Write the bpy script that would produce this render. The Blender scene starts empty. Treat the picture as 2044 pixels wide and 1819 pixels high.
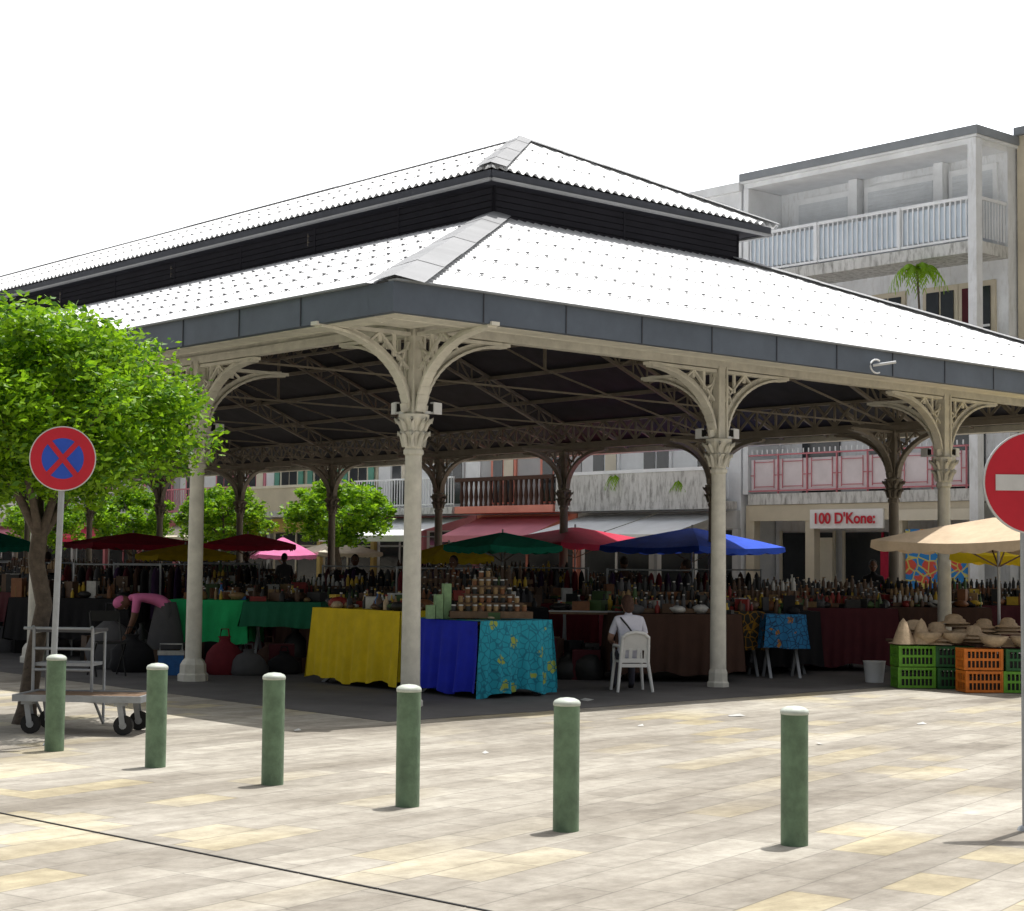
import bpy, math, random
import numpy as np
from mathutils import Vector, Matrix
random.seed(7); np.random.seed(7)
R=math.radians
scene=bpy.context.scene
# ------------------------------------------------------------ frame of the square (local a,b axes)
TH=R(41.5)
ORG=Vector((-1.10,19.0,0))
F=Matrix.Translation(ORG)@Matrix.Rotation(TH,4,'Z')
def W(a,b,z=0): return F@Vector((a,b,z))
# ------------------------------------------------------------ materials
def mat(name,col,rough=.7,metal=0,var=.15,scale=6,bump=0,bscale=60,trans=0,spec=.4):
    m=bpy.data.materials.new(name); m.use_nodes=True
    nt=m.node_tree; n=nt.nodes; l=nt.links
    b=n['Principled BSDF']; b.inputs['Roughness'].default_value=rough
    b.inputs['Metallic'].default_value=metal
    b.inputs['Specular IOR Level'].default_value=spec
    tc=n.new('ShaderNodeTexCoord')
    no=n.new('ShaderNodeTexNoise'); no.inputs['Scale'].default_value=scale; no.inputs['Detail'].default_value=6
    no.inputs['Roughness'].default_value=.65
    l.new(tc.outputs['Object'],no.inputs['Vector'])
    cr=n.new('ShaderNodeValToRGB')
    cr.color_ramp.elements[0].position=.3; cr.color_ramp.elements[1].position=.7
    cr.color_ramp.elements[0].color=(*[max(0,c*(1-var)) for c in col],1)
    cr.color_ramp.elements[1].color=(*[min(1,c*(1+var*.7)) for c in col],1)
    l.new(no.outputs['Fac'],cr.inputs['Fac']); l.new(cr.outputs['Color'],b.inputs['Base Color'])
    if bump:
        n2=n.new('ShaderNodeTexNoise'); n2.inputs['Scale'].default_value=bscale; n2.inputs['Detail'].default_value=4
        l.new(tc.outputs['Object'],n2.inputs['Vector'])
        bp=n.new('ShaderNodeBump'); bp.inputs['Strength'].default_value=bump; bp.inputs['Distance'].default_value=.02
        l.new(n2.outputs['Fac'],bp.inputs['Height']); l.new(bp.outputs['Normal'],b.inputs['Normal'])
    if trans:
        t=n.new('ShaderNodeBsdfTranslucent'); mx=n.new('ShaderNodeMixShader'); mx.inputs[0].default_value=trans
        l.new(cr.outputs['Color'],t.inputs['Color'])
        l.new(b.outputs[0],mx.inputs[1]); l.new(t.outputs[0],mx.inputs[2])
        l.new(mx.outputs[0],n['Material Output'].inputs[0])
    return m
M={}
M['roof']=mat('roof_sheet_metal',(.78,.79,.80),.5,0,.05,.6,.05,3)
M['cap']=mat('hip_flashing',(.30,.305,.315),.65,0,.14,1.2,0,60,0,.2)
M['fascia']=mat('zinc_fascia',(.105,.13,.17),.55,.1,.18,1.5,.1,8)
M['edge']=mat('roof_edge_grey',(.24,.26,.28),.6,0,.15,1.5)
M['seam']=mat('zinc_seam',(.05,.055,.07),.6)
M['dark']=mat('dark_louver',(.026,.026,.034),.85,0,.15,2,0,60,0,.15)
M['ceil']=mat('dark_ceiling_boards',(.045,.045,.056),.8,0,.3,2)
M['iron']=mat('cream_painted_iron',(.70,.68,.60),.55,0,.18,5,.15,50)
M['ironin']=mat('cream_iron_shaded',(.27,.235,.19),.6,0,.2,3)  # same cream iron, with the hall's inner shade put into the colour
M['screw']=mat('roof_screw',(.14,.14,.15),.6)
M['boll']=mat('green_bollard_paint',(.135,.215,.13),.5,0,.35,7,.2,40)
M['bolltop']=mat('bollard_cap_paint',(.48,.52,.46),.5,0,.2,12)
M['steel']=mat('galvanised_steel',(.36,.38,.40),.45,.3,.15,10)
M['red']=mat('sign_red',(.52,.012,.030),.4,0,.08)
M['blue']=mat('sign_blue',(.02,.08,.50),.4,0,.08)
M['white']=mat('white_paint',(.80,.80,.79),.5,0,.05)
M['signwhite']=mat('sign_white_worn',(.58,.58,.58),.5,0,.1)
M['plastic']=mat('white_plastic',(.78,.78,.76),.4,0,.06)
M['black']=mat('black_rubber',(.02,.02,.02),.7)
M['bark']=mat('bark',(.10,.078,.06),.9,0,.4,14,.8,40)
M['wood']=mat('wood',(.16,.10,.06),.8,0,.3,8)
M['glass']=mat('dark_window_glass',(.03,.035,.04),.12,0,.2,2)
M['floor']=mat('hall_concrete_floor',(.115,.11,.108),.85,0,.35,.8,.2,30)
M['straw']=mat('straw',(.50,.38,.25),.8,0,.25,20,.5,80)
M['skinA']=mat('skin_brown',(.16,.08,.05),.6,0,.1)
M['skinB']=mat('skin_tan',(.36,.20,.14),.6,0,.1)
M['hair']=mat('hair_dark',(.025,.015,.012),.7,0,.3,40,.6,120)
M['hairbr']=mat('hair_brown',(.07,.032,.02),.7,0,.3,40,.6,120)
def colm(n,c,**k):
    if n not in M: M[n]=mat(n,c,**k)
    return n
for nm,c in dict(cloth_yellow=(.74,.54,.012),cloth_blue=(.015,.03,.55),cloth_green=(.015,.44,.14),cloth_dgreen=(.010,.14,.07),
    cloth_maroon=(.07,.010,.016),cloth_black=(.010,.010,.012),cloth_red=(.50,.02,.06),cloth_dred=(.15,.012,.02),cloth_brown=(.06,.028,.018),cloth_teal=(.01,.34,.22),
    cloth_beige=(.58,.45,.31),cloth_cream=(.66,.60,.48),cloth_royal=(.02,.08,.55),cloth_pink=(.70,.18,.38),cloth_grey=(.09,.09,.095),
    cloth_purple=(.04,.016,.06),shirt_white=(.74,.74,.84),trousers=(.05,.05,.07)).items():
    colm(nm,c,rough=.85,var=.16,scale=4,bump=.25,bscale=12)
for nm,c in dict(p_green=(.13,.36,.03),p_orange=(.65,.18,.02),p_dgreen=(.02,.11,.03),p_blue=(.02,.12,.36),jar=(.20,.08,.03),
    jar2=(.28,.18,.08),item_red=(.24,.025,.02),item_green=(.05,.10,.03),item_white=(.5,.5,.48),item_brown=(.09,.05,.028),
    item_dark=(.018,.018,.018),item_yellow=(.5,.34,.03),mint=(.26,.42,.21)).items():
    colm(nm,c,rough=.5,var=.25,scale=12)
for nm,c in dict(w_white=(.78,.80,.82),w_pale=(.62,.65,.68),w_grey=(.46,.47,.48),w_beige=(.58,.52,.40),w_cream=(.70,.65,.53),w_salmon=(.74,.29,.22),w_pink=(.66,.25,.31),
    w_green=(.14,.36,.28),w_yellow=(.64,.48,.18)).items():
    colm(nm,c,rough=.85,var=.14,scale=.9,bump=.1,bscale=15)
M['panelblue']=mat('balcony_panel',(.60,.68,.76),.4,0,.1,2)
M['leaf']=mat('leaf_green',(.27,.48,.015),.4,0,.4,2.2,trans=.5)
M['leafd']=mat('leaf_green_deep',(.09,.22,.015),.5,0,.4,2.2,trans=.4)
M['trim_pink']=mat('pink_railing_paint',(.52,.18,.21),.6)
M['palerail']=mat('pale_pink_wall',(.70,.64,.66),.8,0,.12,1.5)
def stained(name,col,dk,p0=.47,p1=.66):
    m=mat(name,col,.85,0,.15,1,.2,20); nt=m.node_tree;n=nt.nodes;l=nt.links
    tc=n.new('ShaderNodeTexCoord'); mp=n.new('ShaderNodeMapping'); mp.inputs['Scale'].default_value=(3.5,3.5,.9)
    no=n.new('ShaderNodeTexNoise'); no.inputs['Scale'].default_value=2; no.inputs['Detail'].default_value=10; no.inputs['Roughness'].default_value=.7
    l.new(tc.outputs['Object'],mp.inputs[0]); l.new(mp.outputs[0],no.inputs['Vector'])
    cr=n.new('ShaderNodeValToRGB'); cr.color_ramp.elements[0].position=p0; cr.color_ramp.elements[1].position=p1
    l.new(no.outputs['Fac'],cr.inputs['Fac'])
    mx=n.new('ShaderNodeMix'); mx.data_type='RGBA'
    b=n['Principled BSDF']; src=b.inputs['Base Color'].links[0].from_socket
    l.new(cr.outputs['Color'],mx.inputs[0]); l.new(src,mx.inputs[6]); mx.inputs[7].default_value=(*dk,1)
    l.new(mx.outputs[2],b.inputs['Base Color']); return m
M['stain']=stained('rain_stained_concrete',(.62,.62,.60),(.24,.235,.22))
M['stain2']=stained('lightly_stained_render',(.74,.76,.78),(.54,.54,.53),.5,.75)
def printed(name,base,c2,c3,sc,thr=.43,wv=1.2):
    m=bpy.data.materials.new(name); m.use_nodes=True; nt=m.node_tree;n=nt.nodes;l=nt.links
    b=n['Principled BSDF']; b.inputs['Roughness'].default_value=.85
    tc=n.new('ShaderNodeTexCoord')
    v=n.new('ShaderNodeTexVoronoi'); v.inputs['Scale'].default_value=sc
    no=n.new('ShaderNodeTexNoise'); no.inputs['Scale'].default_value=sc*2.6; no.inputs['Detail'].default_value=4
    l.new(tc.outputs['Object'],v.inputs['Vector']); l.new(tc.outputs['Object'],no.inputs['Vector'])
    ma=n.new('ShaderNodeMath'); ma.operation='MULTIPLY_ADD'; ma.inputs[1].default_value=.7
    l.new(no.outputs['Fac'],ma.inputs[0]); l.new(v.outputs['Distance'],ma.inputs[2])
    cr=n.new('ShaderNodeValToRGB'); cr.color_ramp.interpolation='LINEAR'
    e=cr.color_ramp.elements; e[0].position=thr; e[0].color=(*c2,1); e[1].position=thr+.04; e[1].color=(*base,1)
    l.new(ma.outputs[0],cr.inputs['Fac'])
    v2=n.new('ShaderNodeTexVoronoi'); v2.feature='DISTANCE_TO_EDGE'; v2.inputs['Scale'].default_value=sc*wv*1.8
    l.new(tc.outputs['Object'],v2.inputs['Vector'])
    c2r=n.new('ShaderNodeValToRGB'); c2r.color_ramp.elements[0].position=.03; c2r.color_ramp.elements[0].color=(1,1,1,1); c2r.color_ramp.elements[1].position=.08; c2r.color_ramp.elements[1].color=(0,0,0,1)
    l.new(v2.outputs['Distance'],c2r.inputs['Fac'])
    mx=n.new('ShaderNodeMix'); mx.data_type='RGBA'; l.new(c2r.outputs['Color'],mx.inputs[0]); l.new(cr.outputs['Color'],mx.inputs[6]); mx.inputs[7].default_value=(*c3,1)
    l.new(mx.outputs[2],b.inputs['Base Color']); return m
M['turq']=printed('turquoise_print_cloth',(.02,.36,.48),(.36,.44,.08),(.01,.19,.28),4.2,.62,1.6)
M['madras']=printed('yellow_black_print_cloth',(.02,.02,.015),(.5,.28,.01),(.3,.15,.01),5,.6)
M['mural']=printed('mural_paint',(.03,.24,.60),(.70,.10,.06),(.65,.60,.15),1.6,.66)
M['bagblue']=printed('blue_print_cloth',(.02,.18,.40),(.35,.16,.03),(.01,.05,.12),6,.6)
def paving():
    m=bpy.data.materials.new('stone_paving'); m.use_nodes=True; nt=m.node_tree;n=nt.nodes;l=nt.links
    b=n['Principled BSDF']; b.inputs['Roughness'].default_value=.8; b.inputs['Specular IOR Level'].default_value=.25
    tc=n.new('ShaderNodeTexCoord'); mp=n.new('ShaderNodeMapping'); mp.inputs['Rotation'].default_value=(0,0,R(-14))
    l.new(tc.outputs['Object'],mp.inputs[0])
    def brick(w,h,c1,c2,mc,ms):
        k=n.new('ShaderNodeTexBrick'); k.inputs['Scale'].default_value=1; k.inputs['Brick Width'].default_value=w; k.inputs['Row Height'].default_value=h
        k.inputs['Mortar Size'].default_value=ms; k.inputs['Mortar Smooth'].default_value=.3; k.offset=.37; k.offset_frequency=2; k.squash=.6; k.squash_frequency=3
        k.inputs['Color1'].default_value=(*c1,1);k.inputs['Color2'].default_value=(*c2,1);k.inputs['Mortar'].default_value=(*mc,1)
        l.new(mp.outputs[0],k.inputs['Vector']); return k
    k1=brick(.92,.34,(.278,.258,.226),(.372,.350,.308),(.22,.205,.18),.006)
    k2=brick(.92,.34,(0,0,0),(1,1,1),(.4,.4,.4),0)
    no=n.new('ShaderNodeTexNoise'); no.inputs['Scale'].default_value=.4; no.inputs['Detail'].default_value=10; no.inputs['Roughness'].default_value=.72
    mp2=n.new('ShaderNodeMapping'); mp2.inputs['Scale'].default_value=(.5,2.0,1); mp2.inputs['Rotation'].default_value=(0,0,R(-41)); l.new(tc.outputs['Object'],mp2.inputs[0]); l.new(mp2.outputs[0],no.inputs['Vector'])
    cr=n.new('ShaderNodeValToRGB'); e=cr.color_ramp.elements; e[0].position=.38; e[0].color=(.72,.69,.65,1); e[1].position=.64; e[1].color=(1.36,1.36,1.34,1)
    l.new(no.outputs['Fac'],cr.inputs['Fac'])
    mx=n.new('ShaderNodeMix'); mx.data_type='RGBA'; mx.blend_type='MULTIPLY'; mx.inputs[0].default_value=1
    l.new(k1.outputs['Color'],mx.inputs[6]); l.new(cr.outputs['Color'],mx.inputs[7])
    tint=n.new('ShaderNodeMix'); tint.data_type='RGBA'; tint.blend_type='MULTIPLY'
    f=n.new('ShaderNodeMath'); f.operation='GREATER_THAN'; f.inputs[1].default_value=.70; l.new(k2.outputs['Color'],f.inputs[0])
    nb=n.new('ShaderNodeTexNoise'); nb.inputs['Scale'].default_value=.28; nb.inputs['Detail'].default_value=2; l.new(tc.outputs['Object'],nb.inputs['Vector'])
    cb=n.new('ShaderNodeValToRGB'); cb.color_ramp.elements[0].position=.42; cb.color_ramp.elements[1].position=.6; l.new(nb.outputs['Fac'],cb.inputs['Fac'])
    f2=n.new('ShaderNodeMath'); f2.operation='MULTIPLY'; l.new(f.outputs[0],f2.inputs[0]); l.new(cb.outputs['Color'],f2.inputs[1])
    l.new(f2.outputs[0],tint.inputs[0]); l.new(mx.outputs[2],tint.inputs[6]); tint.inputs[7].default_value=(1.06,1.0,.80,1)
    n3=n.new('ShaderNodeTexNoise'); n3.inputs['Scale'].default_value=5; n3.inputs['Detail'].default_value=10; n3.inputs['Roughness'].default_value=.75; l.new(tc.outputs['Object'],n3.inputs['Vector'])
    c3=n.new('ShaderNodeValToRGB'); e=c3.color_ramp.elements; e[0].position=.34; e[0].color=(.74,.73,.72,1); e[1].position=.6; e[1].color=(1.07,1.07,1.07,1)
    l.new(n3.outputs['Fac'],c3.inputs['Fac'])
    m3=n.new('ShaderNodeMix'); m3.data_type='RGBA'; m3.blend_type='MULTIPLY'; m3.inputs[0].default_value=1
    l.new(tint.outputs[2],m3.inputs[6]); l.new(c3.outputs['Color'],m3.inputs[7]); l.new(m3.outputs[2],b.inputs['Base Color'])
    ad=n.new('ShaderNodeMath'); ad.operation='MULTIPLY_ADD'; ad.inputs[1].default_value=-.6; l.new(k1.outputs['Fac'],ad.inputs[0]); l.new(n3.outputs['Fac'],ad.inputs[2])
    bp=n.new('ShaderNodeBump'); bp.inputs['Strength'].default_value=.5; bp.inputs['Distance'].default_value=.01
    l.new(ad.outputs[0],bp.inputs['Height']); l.new(bp.outputs['Normal'],b.inputs['Normal'])
    return m
M['pave']=paving()
# ------------------------------------------------------------ mesh builder
class MB:
    def __init__(s): s.v=[];s.f=[];s.mi=[];s.sm=[];s.mats=[]
    def k(s,m):
        if m not in s.mats: s.mats.append(m)
        return s.mats.index(m)
    def add(s,vs,fs,m,sm=False):
        o=len(s.v); s.v.extend([tuple(v) for v in vs]); i=s.k(m)
        for f in fs: s.f.append(tuple(o+j for j in f)); s.mi.append(i); s.sm.append(sm)
    def box(s,c,d,m,rz=0,T=None):
        x,y,z=[q/2 for q in d]; vs=[Vector((i*x,j*y,k*z)) for i in(-1,1) for j in(-1,1) for k in(-1,1)]
        Rm=Matrix.Rotation(rz,3,'Z'); vs=[Rm@v+Vector(c) for v in vs]
        if T: vs=[T@v for v in vs]
        s.add(vs,[(0,1,3,2),(4,6,7,5),(0,4,5,1),(2,3,7,6),(0,2,6,4),(1,5,7,3)],m)
    def bb(s,x0,x1,y0,y1,z0,z1,m): s.box(((x0+x1)/2,(y0+y1)/2,(z0+z1)/2),(abs(x1-x0),abs(y1-y0),abs(z1-z0)),m)
    def beam(s,p,q,w,h,m):
        p=Vector(p);q=Vector(q);d=(q-p)
        if d.length<1e-5: return
        d.normalize(); up=Vector((0,0,1)) if abs(d.z)<.98 else Vector((0,1,0))
        sx=d.cross(up).normalized()*w/2; sz=sx.cross(d).normalized()*h/2
        vs=[p-sx-sz,p+sx-sz,p+sx+sz,p-sx+sz,q-sx-sz,q+sx-sz,q+sx+sz,q-sx+sz]
        s.add(vs,[(3,2,1,0),(4,5,6,7),(0,1,5,4),(1,2,6,5),(2,3,7,6),(3,0,4,7)],m)
    def cyl(s,p,q,r0,r1,m,n=12,sm=True,caps=True):
        p=Vector(p);q=Vector(q);d=(q-p).normalized(); up=Vector((0,0,1)) if abs(d.z)<.9 else Vector((1,0,0))
        x=d.cross(up).normalized(); y=d.cross(x)
        vs=[]
        for c,r in((p,r0),(q,r1)):
            for i in range(n):
                t=2*math.pi*i/n; vs.append(c+x*math.cos(t)*r+y*math.sin(t)*r)
        s.add(vs,[(i,(i+1)%n,n+(i+1)%n,n+i) for i in range(n)],m,sm)
        if caps: s.add(vs[:n],[tuple(range(n))],m); s.add(vs[n:],[tuple(range(n))],m)
    def lathe(s,c,prof,m,n=16,sm=True,sq=(1,1),jit=0):
        vs=[]
        for r,z in prof:
            for i in range(n):
                t=2*math.pi*(i+.5)/n; q=r*(1+random.uniform(-jit,jit)); vs.append((c[0]+q*sq[0]*math.cos(t),c[1]+q*sq[1]*math.sin(t),c[2]+z))
        fs=[(j*n+i,j*n+(i+1)%n,(j+1)*n+(i+1)%n,(j+1)*n+i) for j in range(len(prof)-1) for i in range(n)]
        s.add(vs,fs,m,sm)
        if prof[0][0]>.001: s.add(vs[:n],[tuple(range(n))],m)
        if prof[-1][0]>.001: s.add(vs[-n:],[tuple(range(n))],m)
    def sack(s,c,r,h,m,sq=(1,1)):
        s.lathe(c,[(r*.85,0),(r,h*.12),(r*1.02,h*.35),(r*.92,h*.6),(r*.62,h*.8),(r*.22,h*.93),(r*.34,h*1.05)],m,11,True,sq,.11)
    def sph(s,c,r,m,n=12,T=None,jit=0):
        if not hasattr(r,'__len__'): r=(r,r,r)
        vs=[];k=n//2+1
        for j in range(k+1):
            ph=math.pi*j/k
            for i in range(n):
                t=2*math.pi*i/n; q=1+random.uniform(-jit,jit)
                v=Vector((r[0]*q*math.sin(ph)*math.cos(t),r[1]*q*math.sin(ph)*math.sin(t),r[2]*math.cos(ph)))
                if T: v=T@v
                vs.append(v+Vector(c))
        s.add(vs,[(j*n+i,j*n+(i+1)%n,(j+1)*n+(i+1)%n,(j+1)*n+i) for j in range(k) for i in range(n)],m,True)
    def tube(s,path,r,m,n=8):
        P=[Vector(p) for p in path]; rr=r if hasattr(r,'__len__') else [r]*len(P); vs=[]
        for i,p in enumerate(P):
            d=(P[min(i+1,len(P)-1)]-P[max(i-1,0)]).normalized(); up=Vector((0,0,1)) if abs(d.z)<.9 else Vector((1,0,0))
            x=d.cross(up).normalized(); y=d.cross(x)
            for k in range(n):
                t=2*math.pi*k/n; vs.append(p+(x*math.cos(t)+y*math.sin(t))*rr[i])
        s.add(vs,[(j*n+i,j*n+(i+1)%n,(j+1)*n+(i+1)%n,(j+1)*n+i) for j in range(len(P)-1) for i in range(n)],m,True)
        s.add(vs[:n],[tuple(range(n))],m); s.add(vs[-n:],[tuple(range(n))],m)
    def obj(s,name,parent=None,mw=None):
        me=bpy.data.meshes.new(name); me.from_pydata(s.v,[],s.f)
        for m in s.mats: me.materials.append(M[m])
        me.polygons.foreach_set('material_index',s.mi); me.polygons.foreach_set('use_smooth',s.sm); me.update()
        o=bpy.data.objects.new(name,me); scene.collection.objects.link(o)
        if parent: o.parent=parent
        elif mw is not None: o.matrix_world=mw
        return o
def empty(name,mw=None):
    e=bpy.data.objects.new(name,None); scene.collection.objects.link(e)
    if mw is not None: e.matrix_world=mw
    return e
# ------------------------------------------------------------ camera
cam=bpy.data.cameras.new('camera'); co=bpy.data.objects.new('camera',cam); scene.collection.objects.link(co)
cam.sensor_width=36; cam.lens=59.9; cam.clip_end=2000
co.matrix_world=Matrix.Translation((0,0,1.65))@Matrix.Rotation(R(93.45),4,'X')@Matrix.Rotation(R(.6),4,'Z')
scene.camera=co
# ------------------------------------------------------------ light
EL=R(74)
SD=Vector((.62*math.cos(EL),.78*math.cos(EL),math.sin(EL))).normalized()
sl=bpy.data.lights.new('sun','SUN'); sl.energy=5; sl.angle=R(.5); sl.color=(1,.975,.93)
so=bpy.data.objects.new('sun',sl); scene.collection.objects.link(so); so.rotation_euler=SD.to_track_quat('Z','Y').to_euler(); so.location=(0,0,40)
w=bpy.data.worlds.new('World'); scene.world=w; w.use_nodes=True; nt=w.node_tree; n=nt.nodes; l=nt.links
sk=n.new('ShaderNodeTexSky'); sk.sky_type='NISHITA'; sk.sun_disc=False; sk.sun_elevation=EL; sk.sun_rotation=math.atan2(SD.x,SD.y)
sk.dust_density=6; sk.air_density=1.3; sk.ozone_density=1
hs=n.new('ShaderNodeHueSaturation'); hs.inputs['Saturation'].default_value=.25
l.new(sk.outputs[0],hs.inputs['Color'])
# bright tropical haze low in the sky on the sunward side
tc=n.new('ShaderNodeTexCoord'); sx=n.new('ShaderNodeSeparateXYZ'); l.new(tc.outputs['Generated'],sx.inputs[0])
m1=n.new('ShaderNodeMapRange'); m1.interpolation_type='SMOOTHSTEP'; m1.inputs['From Min'].default_value=.60; m1.inputs['From Max'].default_value=.35; l.new(sx.outputs['Z'],m1.inputs['Value'])
m2=n.new('ShaderNodeMapRange'); m2.interpolation_type='SMOOTHSTEP'; m2.inputs['From Min'].default_value=.1; m2.inputs['From Max'].default_value=.75; l.new(sx.outputs['Y'],m2.inputs['Value'])
mu=n.new('ShaderNodeMath'); mu.operation='MULTIPLY'; l.new(m1.outputs[0],mu.inputs[0]); l.new(m2.outputs[0],mu.inputs[1])
ma=n.new('ShaderNodeMath'); ma.operation='MULTIPLY_ADD'; ma.inputs[1].default_value=3.1; ma.inputs[2].default_value=.75; l.new(mu.outputs[0],ma.inputs[0])
l.new(ma.outputs[0],hs.inputs['Value'])
l.new(hs.outputs[0],n['Background'].inputs[0]); n['Background'].inputs[1].default_value=.15
scene.view_settings.view_transform='Standard'; scene.view_settings.look='None'; scene.view_settings.exposure=0
# ------------------------------------------------------------ ground
g=MB(); g.add([(-400,-400,0),(400,-400,0),(400,400,0),(-400,400,0)],[(0,1,2,3)],'pave')
go=g.obj('paving',mw=Matrix.Rotation(TH,4,'Z'))
g=MB(); g.bb(-1.28,16.58,-1.28,47.2,-.1,.006,'floor'); g.obj('market_floor',mw=F)  # dark rim past the columns paints the eave shade over the paving
g=MB()
for i in range(-14,40):
    t=i*.6; g.beam((-3.3+t*.74+.0,11.0-t*.673,.004),(-3.3+(t+.592)*.74,11.0-(t+.592)*.673,.004),.016,.004,'black')
g.obj('drain_channel')
g=MB()
for x,y,s_,r_ in((2.4,18.2,.09,.3),(.9,20.0,.10,1.2),(1.3,17,.03,.1),(-.2,14.5,.03,1),(2.8,15.5,.04,2),(-2,16.2,.035,.7),(4.2,17.5,.05,.4)):
    g.add([Matrix.Rotation(r_,3,'Z')@Vector(v)+Vector((x,y,.006)) for v in((-s_,-s_*.5,0),(s_,-s_*.6,.004),(s_*.8,s_*.5,.02),(-s_*.7,s_*.6,.006))],[(0,1,2,3)],'item_white')
g.obj('paper_litter')
# ------------------------------------------------------------ market hall
hall=empty('market_hall',F)
BAY=4.6; NB=10; AW=5.1
EZ0,EZ1=4.13,4.44
A0,A1,B0,B1=-1.3,16.6,-1.3,NB*BAY+1.3
TZ=6.80; ra,rb=6.17,5.62
def roof_face(mb,P0,e,L,n,Rn,z0,z1,h0,h1,rows,lam=.17,amp=.022,m='roof'):
    P0=Vector((*P0,0));e=Vector((*e,0));n=Vector((*n,0)); ns=int(L/lam*6); sl=(z1-z0)/Rn
    S=[L*i/ns for i in range(ns+1)]
    tm=[max(0,min(Rn,s/h0,(L-s)/h1)) for s in S]
    for r in range(rows):
        ta=Rn*r/rows-(.06 if r else 0); tb=Rn*(r+1)/rows
        vs=[];fs=[]
        for i,s in enumerate(S):
            zc=amp*math.sin(2*math.pi*s/lam)
            lo=min(ta,tm[i]);hi=min(tb,tm[i])
            for t,dz in((lo,.010 if r else .004),(hi,.0)):
                p=P0+e*s+n*t; vs.append((p.x,p.y,z0+sl*t+zc+dz))
        for i in range(ns):
            if tm[i]>ta or tm[i+1]>ta: fs.append((2*i,2*i+2,2*i+3,2*i+1))
        mb.add(vs,fs,m,True)
        if r:
            s=.25
            while s<L-.2:
                t=ta+.05; tt=min(s/h0,(L-s)/h1)
                if tt>t+.1:
                    p=P0+e*s+n*t
                    mb.box((p.x,p.y,z0+sl*t+.034),(.036,.036,.016),'screw')
                s+=.34
rf=MB()
L1=A1-A0; L2=B1-B0
roof_face(rf,(A0,B0),(1,0),L1,(0,1),rb,EZ1,TZ,ra/rb,ra/rb,6)
roof_face(rf,(A0,B1),(0,-1),L2,(1,0),ra,EZ1,TZ,rb/ra,rb/ra,6)
roof_face(rf,(A1,B0),(0,1),L2,(-1,0),ra,EZ1,TZ,rb/ra,rb/ra,3)
roof_face(rf,(A1,B1),(-1,0),L1,(0,-1),rb,EZ1,TZ,ra/rb,ra/rb,3)
rf.obj('lower_roof',hall)
uf=MB()
ua0,ua1,ub0,ub1=4.37,10.93,3.82,B1-5.12; UZ=7.40; RZ=8.90; um=7.65; ur=3.03
rA=(ua1-ua0)/2
roof_face(uf,(ua0,ub0),(1,0),2*rA,(0,1),ur,UZ,RZ,rA/ur,rA/ur,3,amp=.03)
roof_face(uf,(ua0,ub1),(0,-1),ub1-ub0,(1,0),rA,UZ,RZ,ur/rA,ur/rA,3,amp=.03)
roof_face(uf,(ua1,ub0),(0,1),ub1-ub0,(-1,0),rA,UZ,RZ,ur/rA,ur/rA,2,amp=.03)
roof_face(uf,(ua1,ub1),(-1,0),2*rA,(0,-1),ur,UZ,RZ,rA/ur,rA/ur,2,amp=.03)
uf.obj('upper_roof',hall)
cp=MB()
def capstrip(p,q,w0,w1,lift=.05,d=.05):
    p=Vector(p);q=Vector(q);dr=(q-p).normalized(); sx=dr.cross(Vector((0,0,1))).normalized(); up=Vector((0,0,1))
    N=6
    for i in range(N):
        a=p.lerp(q,i/N);b=p.lerp(q,(i+1)/N+.01); wa=w0+(w1-w0)*i/N; wb=w0+(w1-w0)*(i+1)/N; l=lift+.006*(i%2)
        vs=[a-sx*wa/2+up*(l-d),a+up*l,a+sx*wa/2+up*(l-d),b-sx*wb/2+up*(l-d),b+up*l,b+sx*wb/2+up*(l-d)]
        cp.add(vs,[(0,1,4,3),(1,2,5,4)],'cap')
for sa,sb in((0,0),(1,0),(0,1),(1,1)):
    ea=A1 if sa else A0; eb=B1 if sb else B0; ta=A1-ra if sa else A0+ra; tb=B1-rb if sb else B0+rb
    capstrip((ea,eb,EZ1+.02),(ta,tb,TZ+.02),.62,.52,.055,.085)
    ea=ua1 if sa else ua0; eb=ub1 if sb else ub0; tb=ub1-ur if sb else ub0+ur
    capstrip((ea,eb,UZ+.02),(um,tb,RZ+.02),.48,.40,.05,.075)
capstrip((um,ub0+ur,RZ),(um,ub1-ur,RZ),.35,.35,.05,.08)
cp.obj('hip_flashing',hall)
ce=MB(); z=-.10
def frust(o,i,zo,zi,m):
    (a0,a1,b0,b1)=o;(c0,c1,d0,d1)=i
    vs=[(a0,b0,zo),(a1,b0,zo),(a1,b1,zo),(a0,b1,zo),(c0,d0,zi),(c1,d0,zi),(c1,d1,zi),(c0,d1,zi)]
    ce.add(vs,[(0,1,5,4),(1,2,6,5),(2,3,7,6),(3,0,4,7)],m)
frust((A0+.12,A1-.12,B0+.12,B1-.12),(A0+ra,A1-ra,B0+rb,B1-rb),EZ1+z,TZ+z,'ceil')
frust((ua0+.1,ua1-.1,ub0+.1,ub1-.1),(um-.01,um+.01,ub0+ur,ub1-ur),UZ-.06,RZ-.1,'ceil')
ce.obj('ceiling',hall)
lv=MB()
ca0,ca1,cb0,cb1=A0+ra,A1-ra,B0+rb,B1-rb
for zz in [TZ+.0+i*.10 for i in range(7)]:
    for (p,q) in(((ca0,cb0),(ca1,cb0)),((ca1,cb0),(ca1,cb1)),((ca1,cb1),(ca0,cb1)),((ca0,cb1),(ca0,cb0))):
        lv.beam((*p,zz),(*q,zz),.03,.085,'dark')
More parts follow.
